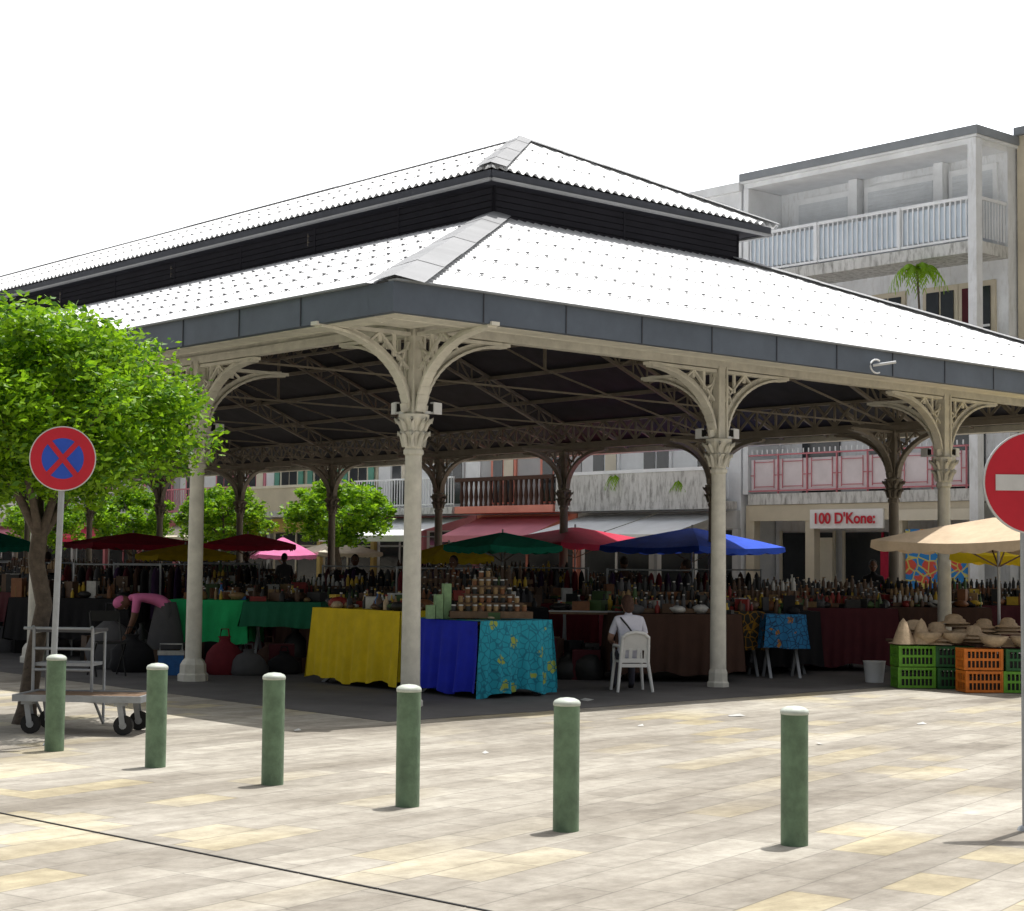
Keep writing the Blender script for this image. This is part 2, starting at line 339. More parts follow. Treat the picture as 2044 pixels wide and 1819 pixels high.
for (p,q) in(((ca0,cb0),(ca1,cb0)),((ca1,cb0),(ca1,cb1)),((ca1,cb1),(ca0,cb1)),((ca0,cb1),(ca0,cb0))):
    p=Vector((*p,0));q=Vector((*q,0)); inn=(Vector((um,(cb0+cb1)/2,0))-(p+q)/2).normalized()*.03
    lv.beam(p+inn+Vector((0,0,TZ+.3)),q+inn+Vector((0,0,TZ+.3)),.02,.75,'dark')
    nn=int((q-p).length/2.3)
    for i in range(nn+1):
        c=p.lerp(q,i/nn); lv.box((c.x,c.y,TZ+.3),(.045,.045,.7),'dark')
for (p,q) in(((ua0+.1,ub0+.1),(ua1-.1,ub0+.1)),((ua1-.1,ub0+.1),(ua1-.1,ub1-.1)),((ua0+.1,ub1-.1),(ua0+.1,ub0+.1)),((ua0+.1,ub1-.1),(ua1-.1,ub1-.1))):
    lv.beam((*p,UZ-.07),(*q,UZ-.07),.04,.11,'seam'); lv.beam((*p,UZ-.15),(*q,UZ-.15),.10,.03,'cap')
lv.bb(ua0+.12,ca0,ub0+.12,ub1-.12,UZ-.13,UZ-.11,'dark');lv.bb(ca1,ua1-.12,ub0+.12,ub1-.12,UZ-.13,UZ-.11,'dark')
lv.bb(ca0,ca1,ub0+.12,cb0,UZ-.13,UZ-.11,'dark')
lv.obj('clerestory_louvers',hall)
fa=MB()
def fasc(p,q,out):
    p=Vector((*p,0));q=Vector((*q,0));o=Vector((*out,0)); dr=(q-p).normalized()
    c=Vector((0,0,(EZ0+EZ1)/2)); fa.beam(p+c,q+c,.1,EZ1-EZ0,'fascia')
    fa.beam(p+o*.03+Vector((0,0,EZ1+.012)),q+o*.03+Vector((0,0,EZ1+.012)),.14,.02,'edge')
    L=(q-p).length;n=int(L/1.2)
    for i in range(1,n):
        k=p.lerp(q,i/n)+o*.052+Vector((0,0,(EZ0+EZ1)/2)); fa.box(k,(.012,.016,EZ1-EZ0) if abs(o.x)<.5 else (.016,.012,EZ1-EZ0),'seam')
    s=-o; j=dr*(.052 if abs(o.y)<.5 else .10)
    fa.beam(p+j+s*.2+Vector((0,0,EZ0+.01)),q-j+s*.2+Vector((0,0,EZ0+.01)),.29,.03,'iron')
    fa.beam(p+dr*.3+s*.36+Vector((0,0,EZ0+.05)),q-dr*.3+s*.36+Vector((0,0,EZ0+.05)),.04,.12,'iron')
fasc((A0-.05,B0),(A1+.05,B0),(0,-1));fasc((A1,B0+.36),(A1,B1-.36),(1,0));fasc((A1+.05,B1),(A0-.05,B1),(0,1));fasc((A0,B1-.36),(A0,B0+.36),(-1,0))
for aa in(A0,A1):
    for bq in(B0,B1):
        fa.bb(aa-.05,aa+.05,bq+(.05 if bq==B0 else -.37),bq+(.37 if bq==B0 else -.05),EZ0,EZ1,'fascia')
for s_ in(0,1):
    x0=A1-1.05 if s_ else A0+.35
    fa.bb(x0,x0+.7,B0+.35,B0+1.05,EZ0+.03,EZ0+.05,'iron')
    fa.beam(((A1-.3 if s_ else A0+.3),B0+.3,EZ0+.07),((3*AW if s_ else 0),0,EZ0+.12),.09,.08,'iron')
fa.obj('gutter_fascia',hall)
def column(mb,a,b,corner,m='iron'):
    if a<.1 and b>.1: mb.lathe((a,b,0),[(.20,0),(.20,.09),(.175,.11),(.17,.22),(.14,.27),(.112,.30)],m,8,False)
    else: mb.lathe((a,b,0),[(.15,0),(.15,.06),(.13,.08),(.128,.19),(.118,.22),(.110,.24)],m,8,False)
    mb.lathe((a,b,0),[(.108,.24),(.100,1.6),(.094,2.78)],m,14)
    mb.lathe((a,b,0),[(.096,2.78),(.118,2.80),(.118,2.84),(.10,2.86),(.108,2.98),(.145,3.04),(.112,3.06),(.125,3.12),(.175,3.19),(.18,3.24),(.12,3.25)],m,8,False)
    for i in range(8):
        t=math.pi/4*i; c,s=math.cos(t),math.sin(t)
        mb.tube([(a+c*.105,b+s*.105,2.88),(a+c*.135,b+s*.135,3.0),(a+c*.185,b+s*.185,3.04),(a+c*.18,b+s*.18,3.0)],[.03,.03,.022,.01],m,5)
        mb.tube([(a+c*.115,b+s*.115,3.06),(a+c*.155,b+s*.155,3.14),(a+c*.22,b+s*.22,3.19),(a+c*.20,b+s*.20,3.14)],[.03,.03,.02,.01],m,5)
    mb.box((a,b,3.72),(.12,.12,.96),m)
    for dx,dy in((.075,.075),(-.075,.075),(.075,-.075),(-.075,-.075)): mb.box((a+dx,b+dy,3.72),(.025,.025,.95),m)
    dirs=[(1,0),(-1,0),(0,1),(0,-1)]
    if not corner:
        if a<.1: dirs.remove((-1,0))
        elif a>15.2: dirs.remove((1,0))
        elif b<.1: dirs.remove((0,-1))
        elif b>NB*BAY-.1: dirs.remove((0,1))
    for d in dirs:
        P=[]
        for k in range(15):
            t=math.pi/2*k/14; r=.11+1.20*(1-math.cos(t)); P.append((r,3.27+.84*math.sin(t)))
        for k in range(14):
            p,q=P[k],P[k+1]; mb.beam((a+d[0]*p[0],b+d[1]*p[0],p[1]),(a+d[0]*(q[0]+.01),b+d[1]*(q[0]+.01),q[1]),.13,.03,m)
            mb.beam((a+d[0]*(p[0]-.035),b+d[1]*(p[0]-.035),p[1]+.035),(a+d[0]*(q[0]-.025),b+d[1]*(q[0]-.025),q[1]+.035),.035,.06,m)
        for (p,q) in(((.1,3.75),(.50,4.12)),((.1,3.98),(.30,3.88)),((.30,3.88),(.30,4.12)),((.50,4.02),(.50,4.12)),((.1,4.05),(.24,3.72)),((.50,4.12),(.66,4.0))):
            mb.beam((a+d[0]*p[0],b+d[1]*p[0],p[1]),(a+d[0]*q[0],b+d[1]*q[0],q[1]),.045,.025,m)
        mb.beam((a+d[0]*.1,b+d[1]*.1,4.135),(a+d[0]*1.38,b+d[1]*1.38,4.135),.11,.04,m)
cols=[(0,i*BAY) for i in range(NB+1)]+[(3*AW,i*BAY) for i in range(NB+1)]+[(AW,0),(2*AW,0),(AW,NB*BAY),(2*AW,NB*BAY)]
for a,b in cols:
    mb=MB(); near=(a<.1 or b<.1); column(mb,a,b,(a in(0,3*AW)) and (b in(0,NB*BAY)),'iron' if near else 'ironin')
    if near:
        for sx_,sy_,rz in((.3,-.02,.3),(-.02,.32,1.2)):
            mb.box((a+sx_,b+sy_,3.33),(.16,.05,.13),'w_white',rz); mb.box((a+sx_*.85,b+sy_*.85,3.33),(.09,.06,.09),'item_dark',rz); mb.beam((a,b,3.27),(a+sx_,b+sy_,3.28),.03,.03,'w_white')
    mb.obj('iron_column',hall)
gi=MB()
def lattice(mb,p,q,z0,z1,pitch,m,w=.05,bw=.03):
    p=Vector(p);q=Vector(q);L=(q-p).length;n=max(1,int(L/pitch)); dn=(q-p)
    u0=Vector((0,0,z0));u1=Vector((0,0,z1))
    mb.beam(p+u0,q+u0,w*1.8,w,m);mb.beam(p+u1,q+u1,w*1.8,w,m)
    side=dn.normalized().cross(Vector((0,0,1)))*bw*.55
    for i in range(n):
        a=p.lerp(q,i/n);b=p.lerp(q,(i+1)/n)
        mb.beam(a+u0+side,b+u1+side,bw*.5,bw*1.4,m);mb.beam(a+u1-side,b+u0-side,bw*.5,bw*1.4,m); mb.beam(a+u0,a+u1,bw,bw,m)
W3=3*AW;LB=NB*BAY
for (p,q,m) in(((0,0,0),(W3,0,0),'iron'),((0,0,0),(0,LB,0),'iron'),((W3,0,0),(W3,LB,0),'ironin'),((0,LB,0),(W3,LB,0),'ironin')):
    P=Vector(p);Q=Vector(q);c=Vector((0,0,4.22)); gi.beam(P+c,Q+c,.14,.10,m)
    lattice(gi,P,Q,4.30,4.78,.5,m,.05,.04)
gi.obj('lattice_girder',hall)
ou=MB()
for i in range(int(LB/1.15)+1):
    b=i*1.15
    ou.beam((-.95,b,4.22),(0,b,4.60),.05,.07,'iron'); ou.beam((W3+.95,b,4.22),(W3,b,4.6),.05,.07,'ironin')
for i in range(int(W3/1.02)+1):
    a=i*1.02; ou.beam((a,-.95,4.22),(a,0,4.60),.05,.07,'iron')
ou.obj('eave_rafters',hall)
tr=MB()
def zr(r,run): return EZ1-.14+(TZ-EZ1)*(r/run)
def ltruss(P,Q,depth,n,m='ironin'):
    P=Vector(P);Q=Vector(Q);d=Vector((0,0,-depth))
    tr.beam(P,Q,.08,.05,m);tr.beam(P+d,Q+d,.08,.05,m)
    for i in range(n):
        a=P.lerp(Q,i/n);b=P.lerp(Q,(i+1)/n); tr.beam(a,a+d,.03,.03,m); tr.beam(a+d,b,.03,.035,m) if i%2 else tr.beam(a,b+d,.03,.035,m)
for i in range(1,NB):
    b=i*BAY
    if cb0<=b<=cb1:
        ltruss((0,b,zr(1.3,ra)-.02),(ca0,b,zr(ra,ra)),.34,12); ltruss((W3,b,zr(1.3,ra)-.02),(ca1,b,zr(ra,ra)),.34,12)
        ltruss((ca0,b,6.6),(ca1,b,6.6),.4,12)
        if ub0+ur<b<ub1-ur:
            ltruss((ca0,b,7.2),(um,b,RZ-.25),.22,6);ltruss((ca1,b,7.2),(um,b,RZ-.25),.22,6)
        for s,e in((0,ca0),(W3,ca1)):
            tr.beam((s,b,4.25),(e,b,5.3),.03,.03,'ironin'); tr.beam((e,b,5.3),(e,b,6.7),.05,.05,'ironin')
        tr.beam((0,b,4.27),(W3,b,4.27),.028,.028,'ironin')
        tr.beam((ca0,b,5.3),(um,b,6.2),.03,.03,'ironin');tr.beam((ca1,b,5.3),(um,b,6.2),.03,.03,'ironin')
for a in(AW,2*AW):
    ltruss((a,0,zr(1.3,rb)-.02),(a,cb0,zr(rb,rb)),.34,12); tr.beam((a,0,4.25),(a,cb0,5.4),.03,.03,'ironin')
for a,e in((0,ca0),(W3,ca1)): ltruss((a,0,zr(1.3,ra)-.02),(e,cb0,zr(ra,ra)),.34,16)
for r in(2.4,3.6,4.8,6.0):
    a=A0+r; bl=B0+r*rb/ra; z=zr(r,ra)-.02
    tr.beam((a,bl,z),(a,B1-r*rb/ra,z),.06,.08,'ironin');tr.beam((A1-r,bl,z),(A1-r,B1-r*rb/ra,z),.06,.08,'ironin');tr.beam((a,bl,z),(A1-r,bl,z),.06,.08,'ironin')
for (p,q) in(((ca0,cb0),(ca1,cb0)),((ca1,cb0),(ca1,cb1)),((ca0,cb1),(ca0,cb0))): lattice(tr,(*p,0),(*q,0),6.25,6.72,.6,'ironin')
tr.obj('roof_truss',hall)
pb=MB(); pb.tube([(6.6+.13*math.cos(t),B0-.12,4.22+.09*math.sin(t)) for t in [R(60+i*24) for i in range(11)]],.012,'w_white',6); pb.cyl((6.62,B0-.05,4.24),(6.78,B0-.30,4.28),.018,.018,'w_white'); pb.obj('outlet_bracket',hall)
# ------------------------------------------------------------ bollards
for x,y in((-3.81,14.4),(-2.75,13.38),(-1.708,12.44),(-.67,11.43),(.351,10.48),(1.67,10.05)):
    b=MB(); r=.080
    b.lathe((0,0,0),[(r,-.02),(r,.755)],'boll',28)
    b.lathe((0,0,0),[(r,.755),(r+.004,.757),(r+.004,.775),(r-.006,.788),(r*.6,.80),(.0,.806)],'bolltop',28)
    b.obj('bollard',mw=Matrix.Translation((x,y,0))@Matrix.Rotation(random.uniform(-.012,.012),4,'X')@Matrix.Rotation(random.random()*6,4,'Z'))
# ------------------------------------------------------------ signs
def disc(mb,r,y,z,m,r0=0,th=.003,n=56):
    vs=[]
    for rr,yy in((r0,y),(r,y),(r,y+th)):
        for i in range(n):
            t=2*math.pi*i/n; vs.append((rr*math.cos(t),yy,z+rr*math.sin(t)))
    mb.add(vs,[(j*n+i,j*n+(i+1)%n,(j+1)*n+(i+1)%n,(j+1)*n+i) for j in range(2) for i in range(n)],m)
s=MB(); zc=2.475; r=.282
s.cyl((0,.03,0),(0,.03,zc+.2),.027,.027,'steel',14)
disc(s,r,.0,zc,'steel',0,.022); disc(s,r,-.004,zc,'signwhite',r-.012); disc(s,r-.010,-.006,zc,'red',.178); disc(s,.183,-.004,zc,'blue')
for sg in(1,-1):
    d=Vector((math.cos(R(50)),0,sg*math.sin(R(50))));n_=Vector((-d.z,0,d.x))*.023; c=Vector((0,-.0085 if sg>0 else -.0105,zc)); s.add([c-d*.183-n_,c+d*.183-n_,c+d*.183+n_,c-d*.183+n_],[(0,1,2,3)],'red')
for zz in(zc-.12,zc+.12): s.box((0,.04,zz),(.12,.05,.03),'steel')
s.lathe((0,.03,0),[(.06,0),(.05,.02),(.03,.03)],'steel')
s.obj('no_stopping_sign',mw=Matrix.Translation((-3.955,14.8,0))@Matrix.Rotation(R(1.1),4,'Y')@Matrix.Rotation(R(12),4,'Z'))
s=MB(); zc=2.155; r=.325
s.cyl((-.06,.03,0),(-.06,.03,zc+.25),.027,.027,'steel',14)
disc(s,r,.0,zc,'steel',0,.022); disc(s,r,-.004,zc,'signwhite',r-.012); disc(s,r-.010,-.006,zc,'red')
s.bb(-.25,.25,-.013,-.0095,zc-.05,zc+.05,'signwhite')
for zz in(zc-.14,zc+.14): s.box((-.06,.04,zz),(.12,.05,.03),'steel')
s.lathe((-.06,.03,0),[(.06,0),(.05,.02),(.03,.03)],'steel')
s.obj('no_entry_sign',mw=Matrix.Translation((3.275,10.65,0)))
# ------------------------------------------------------------ trees
def leaves(C,Rr,nper,size,flat=.75):
    n=len(C)*nper; C=np.repeat(np.array(C),nper,axis=0); Rr=np.repeat(np.array(Rr),nper)
    d=np.random.normal(size=(n,3)); d/=np.linalg.norm(d,axis=1)[:,None]; rad=np.random.rand(n)**.45*(1+.25*(np.random.rand(n)<.12))
    P=C+d*(rad*Rr)[:,None]*np.array([1,1,flat])
    u=np.random.normal(size=(n,3));u[:,2]*=.5;u/=np.linalg.norm(u,axis=1)[:,None]
    w_=np.random.normal(size=(n,3));v=np.cross(u,w_);v/=np.linalg.norm(v,axis=1)[:,None]
    s_=(size*(.5+.9*np.random.rand(n)))[:,None]
    return np.stack([P-u*s_, P+v*s_*.45-u*s_*.1, P+u*s_, P-v*s_*.45-u*s_*.1],axis=1).reshape(-1,3)
def tree(name,x,y,h0,trunk_r,c,rad,ncl,nper,size,lean=0):
    e=empty(name,Matrix.Translation((x,y,0)))
    t=MB(); top=Vector((lean,0,h0))
    path=[Vector((0,0,-.02)),Vector((.02,0,.15)),Vector((lean*.2+.05,.02,h0*.35)),Vector((lean*.7+.09,0,h0*.62)),Vector((lean*.9-.02,0,h0*.85)),top]
    t.tube(path,[trunk_r*1.5,trunk_r*1.1,trunk_r,trunk_r*.95,trunk_r*.95,trunk_r*.9],'bark',10)
    C=[];RR=[]
    c=Vector(c);tries=0
    while len(C)<ncl and tries<9999:
        tries+=1
        d=Vector((random.gauss(0,1),random.gauss(0,1),random.gauss(0,1))).normalized(); k=random.uniform(.35,1)**.6
        p=Vector((d.x*rad[0],d.y*rad[1],d.z*rad[2]))*k*random.uniform(.82,.98)
        if p.z<-rad[2]*.62 and random.random()<.35: continue
        p+=c
        C.append(tuple(p)); RR.append(random.uniform(.12,.32)*rad[0]*.75)
    for i in range(9):
        a=2*math.pi*i/9+random.uniform(-.3,.3); q=c+Vector((math.cos(a)*rad[0]*.7,math.sin(a)*rad[1]*.7,rad[2]*random.uniform(-.35,.4)))
        mid=top.lerp(q,.45)+Vector((0,0,.12*rad[2]))
        t.tube([top-Vector((0,0,.06)),top.lerp(mid,.5)+Vector((0,0,.04)),mid,q],[trunk_r*.6,trunk_r*.42,trunk_r*.3,trunk_r*.12],'bark',7)
        for j in range(3):
            q2=mid+Vector((random.uniform(-1,1)*rad[0]*.4,random.uniform(-1,1)*rad[1]*.4,random.uniform(.0,.8)*rad[2])); t.tube([mid,mid.lerp(q2,.5)+Vector((0,0,.03)),q2],[trunk_r*.25,trunk_r*.15,trunk_r*.06],'bark',5)
    t.obj('trunk',e)
    q=leaves(C,RR,nper,size); n=len(q)//4
    me=bpy.data.meshes.new('foliage'); me.from_pydata(q.tolist(),[],[(4*i,4*i+1,4*i+2,4*i+3) for i in range(n)])
    me.materials.append(M['leaf']); me.materials.append(M['leafd']); me.polygons.foreach_set('material_index',(np.random.rand(n)<.3).astype(np.int32)); me.update()
    o=bpy.data.objects.new('foliage',me); scene.collection.objects.link(o); o.parent=e
tree('street_tree',-4.70,16.65,1.85,.085,(.02,.1,3.04),(1.66,1.6,1.08),320,185,.040,lean=.10)
for a,b in((20,29.3),(20,36),(20,42.6),(20,49.5)):
    p=W(a,b); tree('street_tree',p.x,p.y,2.2,.10,(0,0,3.0),(1.8,1.8,1.15),110,95,.09)
# ------------------------------------------------------------ background buildings
def rail_bars(mb,b0,b1,a,z,h,m,pitch=.14):
    mb.bb(a-.03,a+.03,b0,b1,z+h-.05,z+h,m);mb.bb(a-.02,a+.02,b0,b1,z+.08,z+.12,m)
    n=int((b1-b0)/pitch)
    for i in range(n+1):
        y=b0+(b1-b0)*i/n; mb.box((a,y,z+h/2),(.02,.025,h-.06),m)
def building(name,b0,b1,a0,h,wall,trim='w_white',rail='parapet',railm='stain',shop='w_beige',shut=None,awn=None,depth=9,slab='stain'):
    mb=MB(); mb.bb(a0,a0+depth,b0+.01,b1-.01,0,h,wall); mb.bb(a0-.12,a0+depth+.1,b0-.0,b1+.0,h+.002,h+.25,trim)
    z=3.3
    while z+2.6<h:
        n=max(1,int((b1-b0)/2.0))
        for i in range(n):
            y=b0+(b1-b0)*(i+.5)/n; mb.bb(a0-.06,a0+.01,y-.62,y+.62,z+.1,z+2.3,trim); mb.bb(a0-.075,a0-.03,y-.5,y-.03,z+.15,z+2.18,'glass'); mb.bb(a0-.075,a0-.03,y+.03,y+.5,z+.15,z+2.18,'glass')
            if random.random()<.4: mb.bb(a0-.078,a0-.074,y-.5,y-.03,z+1.0,z+2.18,'w_cream')
            if shut:
                mb.bb(a0-.10,a0-.062,y-.95,y-.64,z+.1,z+2.3,shut);mb.bb(a0-.10,a0-.062,y+.64,y+.95,z+.1,z+2.3,shut)
        mb.bb(a0-1.15,a0-.11,b0+.05,b1-.05,z-.22,z+.0,slab)
        if rail=='parapet':
            mb.bb(a0-1.14,a0-1.0,b0+.06,b1-.06,z+.002,z+.85,railm); mb.bb(a0-1.18,a0-.96,b0+.05,b1-.05,z+.852,z+.95,trim)
        elif rail=='balusters':
            mb.bb(a0-1.16,a0-.98,b0+.05,b1-.05,z+.8,z+.92,railm)
            y=b0+.15
            while y<b1-.1: mb.lathe((a0-1.07,y,z),[(.06,0),(.045,.1),(.075,.3),(.04,.6),(.06,.8)],railm,8); y+=.24
        else: rail_bars(mb,b0+.06,b1-.06,a0-1.08,z,1.0,railm)
        if random.random()<.8:
            y=random.uniform(b0+1,b1-1.4); mb.bb(a0-.35,a0-.062,y,y+.8,z+2.4,z+2.9,'w_white'); mb.cyl((a0-.352,y+.4,z+2.65),(a0-.36,y+.4,z+2.65),.18,.18,'item_dark')
        z+=3.1
    n=max(1,int((b1-b0)/2.6))
    for i in range(n):
        y0=b0+(b1-b0)*i/n; y1=b0+(b1-b0)*(i+1)/n
        mb.bb(a0-.05,a0+.01,y0+.22,y1-.22,.05,2.5,'glass'); mb.bb(a0-.09,a0-.051,(y0+y1)/2-.04,(y0+y1)/2+.04,.05,2.5,trim); mb.bb(a0-.09,a0-.052,y0+.22,y1-.22,2.0,2.06,trim)
        mb.bb(a0-.14,a0-.0,y0-.0,y0+.2,0,2.55,shop)
    mb.bb(a0-.16,a0-.002,b0+.02,b1-.02,2.56,3.05,shop)
    if awn:
        for (y0,y1,m,out) in awn:
            vs=[(a0-.17,y0,3.0),(a0-.17,y1,3.0),(a0-out,y1,2.35),(a0-out,y0,2.35),(a0-out,y0,2.15),(a0-out,y1,2.15)]
            mb.add(vs,[(0,1,2,3),(3,2,5,4)],m)
            for yy in(y0+.03,y1-.03): mb.cyl((a0-.16,yy,2.3),(a0-out+.04,yy,2.33),.02,.02,'steel',6)
    return mb.obj(name,mw=F)
PA=24.7
building('concrete_balcony_building',16.55,23,PA,12.1,'w_white','w_white','parapet','stain','w_grey',awn=[(16.9,19.6,'w_white',2.6),(19.7,22.6,'w_white',2.6)])
building('salmon_balustrade_building',23.02,27.8,PA,9.5,'w_grey','w_salmon','balusters','cloth_brown','w_salmon',awn=[(23.3,27.5,'w_pink',1.9)],slab='w_salmon')
building('grey_shop_building',27.82,33.4,PA,9.0,'w_white','w_grey','bars','w_white','w_pink',awn=[(28.2,33,'w_white',2.8)])
building('beige_shop_building',33.42,40,PA,9.5,'w_beige','w_cream','parapet','w_beige','w_yellow',shut='w_green')
building('pink_shop_building',40.02,47,PA,9.0,'w_white','w_pink','bars','w_pink','w_grey',awn=[(41,46,'cloth_cream',2.2)])
building('grey_apartment_building',47.02,56,PA,10,'w_grey','w_pink','bars','w_white','w_pink',awn=[(48,54,'cloth_red',2.4)])
building('cream_apartment_building',56.02,68,PA,10,'w_cream','w_white','parapet','w_white','w_grey',shut='w_green',awn=[(57,63,'w_pink',2.4)])
for i,(wl,tm,rl) in enumerate((('w_white','w_grey','bars'),('w_salmon','w_white','parapet'),('w_beige','w_white','bars'),('w_grey','w_pink','bars'))):
    o=building('row_building',-9*i-9,-9*i-.02,0,9.5,wl,tm,rl,'w_white','w_cream')
    o.matrix_world=F@Matrix.Translation((15.5,72,0))@Matrix.Rotation(R(90),4,'Z')@Matrix.Translation((0,9,0))
# white apartment building with deep balconies
mb=MB(); b0,b1=8.9,16.5; a1=26.15; H=12.35
mb.bb(a1,a1+8,b0+.01,b1-.01,0,H,'stain2')
mb.bb(PA-.12,a1+8,b0-.12,b1+.05,H+.002,H+.22,'edge'); mb.bb(PA-.08,a1+8,b0-.08,b1+.02,H-.06,H,'w_white')
mb.bb(PA+.02,a1-.01,b0+.02,b1-.01,H-.2,H-.062,'w_white')
mb.bb(PA-.05,PA+.22,b0-.04,b0+.2,0,H-.07,'stain2'); mb.bb(PA,a1-.01,b1-.2,b1-.02,3.5,H-.21,'w_white')
for z in(3.3,6.4,9.5):
    mb.bb(PA,a1-.003,b0+.005,b1-.205,z-.1,z+.2,'stain')
def shutter(y0,y1,z0,z1,m='w_pale',frame='w_white'):
    mb.bb(a1-.08,a1+.01,y0-.12,y1+.12,z0,z1+.16,frame)
    k=z0+.05
    while k<z1: mb.bb(a1-.092,a1-.082,y0,y1,k,min(k+.092,z1),m); k+=.1
for (y0,y1) in((9.3,10.5),(11.1,13.2),(13.9,15.6)): shutter(y0,y1,9.72,11.75)
for y in(10.8,13.55): mb.bb(a1-.3,a1-.002,y-.14,y+.14,9.71,H-.21,'w_white')
y=b0+.3
while y<b1-.25:
    mb.box((PA+.04,y,10.28),(.03,.035,.96),'w_white'); y+=.16
mb.bb(PA+.075,PA+.085,b0+.25,b1-.25,9.85,10.68,'panelblue'); mb.bb(PA,PA+.08,b0+.23,b1-.22,10.76,10.84,'w_white'); mb.bb(PA+.0,PA+.06,b0+.23,b1-.22,9.74,9.80,'w_white')
for y in(11.2,13.9): mb.box((PA+.0,y,10.28),(.09,.09,1.1),'w_white')
y=PA+.3
while y<a1-.1: mb.box((y,b0+.06,10.28),(.04,.03,.96),'w_white'); y+=.13
mb.bb(PA+.26,a1-.02,b0+.03,b0+.1,10.76,10.84,'w_white')
for y0,m in((9.35,'cloth_maroon'),(10.45,'glass'),(12.1,'glass'),(14.0,'glass')):
    mb.bb(a1-.09,a1+.01,y0-.1,y0+.98,6.62,8.9,'w_beige')
    for k in(0,1): mb.bb(a1-.13,a1-.092,y0+.02+k*.45,y0+.40+k*.45,6.75,8.75,m if k else 'glass'); mb.bb(a1-.15,a1-.131,y0+.02+k*.45,y0+.40+k*.45,7.7,7.76,'w_white')
mb.bb(PA+.02,PA+.08,b0+.25,b1-.25,6.61,7.5,'stain')
mb.bb(PA+.3,a1-.004,b0+.01,b1-.21,3.5,3.52,'stain')
for z in(3.56,4.55): mb.bb(PA-.02,PA+.03,b0+.25,b1-.25,z,z+.04,'trim_pink')
n=7
for i in range(n):
    y0=b0+.3+(b1-b0-.6)*i/n; y1=y0+(b1-b0-.6)/n
    mb.bb(PA-.02,PA+.03,y0,y0+.03,3.5,4.6,'trim_pink')
    for q in(.1,.9): mb.bb(PA,PA+.02,y0+.16,y1-.14,3.6+q*.85,3.6+q*.85+.022,'trim_pink')
    mb.bb(PA,PA+.02,y0+.16,y0+.18,3.65,4.45,'trim_pink');mb.bb(PA,PA+.02,y1-.14,y1-.12,3.65,4.45,'trim_pink')
    mb.bb(PA,PA+.02,y0+.04,y0+.16,4.0,4.025,'trim_pink');mb.bb(PA,PA+.02,y1-.12,y1,4.0,4.025,'trim_pink')
mb.bb(PA+.04,PA+.06,b0+.3,b1-.3,3.55,4.45,'palerail')
for i in range(40): mb.box((PA+.0,b0+.4+i*.18,4.66),(.02,.03,.12),'w_white')
for y0 in(9.6,11.9,14.2): mb.bb(a1-.06,a1+.01,y0,y0+1.3,3.55,5.8,'glass')
for (y0,y1) in((11.5,14.0),(14.4,16.2)):
    mb.bb(a1-.05,a1+.01,y0,y1,.05,2.45,'glass'); mb.bb(a1-.1,a1-.052,y0-.08,y0,0,2.5,'w_cream'); mb.bb(a1-.1,a1-.052,y1,y1+.08,0,2.5,'w_cream'); mb.bb(a1-.09,a1-.053,(y0+y1)/2-.03,(y0+y1)/2+.03,.05,2.45,'cloth_red')
mb.bb(PA+.8,PA+.84,14.0,14.6,.3,2.3,'w_cream'); mb.bb(PA+.8,PA+.84,12.0,12.4,.3,2.2,'cloth_red')
for y in(9.1,11.35,14.2,16.3): mb.bb(PA+.1,PA+.35,y-.15,y+.15,0,3.19,'w_beige')
mb.bb(PA+.05,PA+.12,b0+.25,b1-.2,2.75,3.19,'w_beige')
mb.bb(PA-.02,PA+.045,11.72,14.1,2.53,3.04,'white')
mb.bb(PA-.01,PA+.045,9.1,11.3,2.72,3.0,'w_cream')
mb.bb(PA+.16,PA+.2,9.3,11.15,.2,2.5,'mural')
ap=mb.obj('white_apartment_building',mw=F)
tc=bpy.data.curves.new('shop_lettering','FONT'); tc.body="100 D'Kone:"; tc.size=.40; tc.extrude=.004; tc.align_x='CENTER'; tc.align_y='CENTER'; tc.offset=.010
to=bpy.data.objects.new('shop_lettering',tc); scene.collection.objects.link(to); tc.materials.append(M['red']); to.parent=ap
to.matrix_local=Matrix.Translation((PA-.06,12.95,2.785))@Matrix.Rotation(R(-90),4,'Z')@Matrix.Rotation(R(90),4,'X')
mb=MB(); mb.bb(26.5,35,1.5,8.85,0,12.6,'w_beige'); mb.bb(26.35,35,1.4,8.86,12.602,12.8,'edge')
for z in(.3,3.5,6.6,9.6):
    for y in(7.4,5,3): mb.bb(26.42,26.51,y-.6,y+.6,z+.6,z+2.2,'w_white'); mb.bb(26.40,26.44,y-.5,y+.5,z+.7,z+2.1,'glass')
mb.cyl((26.8,8.5,12.8),(26.8,8.5,13.3),.015,.015,'steel'); mb.bb(26.6,26.9,8.4,8.42,13.2,13.22,'steel')
mb.obj('beige_corner_building',mw=F)
def fern(name,a,b,z,h,nf,L):
    m=MB(); m.lathe((a,b,z),[(.14,0),(.2,.3),(.22,.32),(.17,.3)],'w_salmon',12)
    m.tube([(a,b,z+.25),(a+.03,b,z+h*.5),(a,b+.05,z+h)],[.04,.03,.03],'bark',7)
    for i in range(nf):
        t=2*math.pi*i/nf+random.uniform(-.2,.2); l=L*random.uniform(.7,1.15); up=random.uniform(.1,1.4); prev=Vector((a,b,z+h))
        for k in range(1,11):
            s_=k/10; p=Vector((a+math.cos(t)*l*s_,b+math.sin(t)*l*s_,z+h+up*l*(s_-.9*s_*s_)-l*.8*s_**3))
            d=(p-prev).normalized(); sd=d.cross(Vector((0,0,1))).normalized()
            for sg in(1,-1):
                e_=prev+sd*sg*.26*L*(1-s_*.7)+d*.12*L-Vector((0,0,.12*L)); m.add([prev,prev+d*.07,e_+d*.05,e_],[(0,1,2,3)],'leaf')
            prev=p
    return m.obj(name,mw=F)
fern('palm_plant',24.35,10.35,6.6,2.45,22,.72)
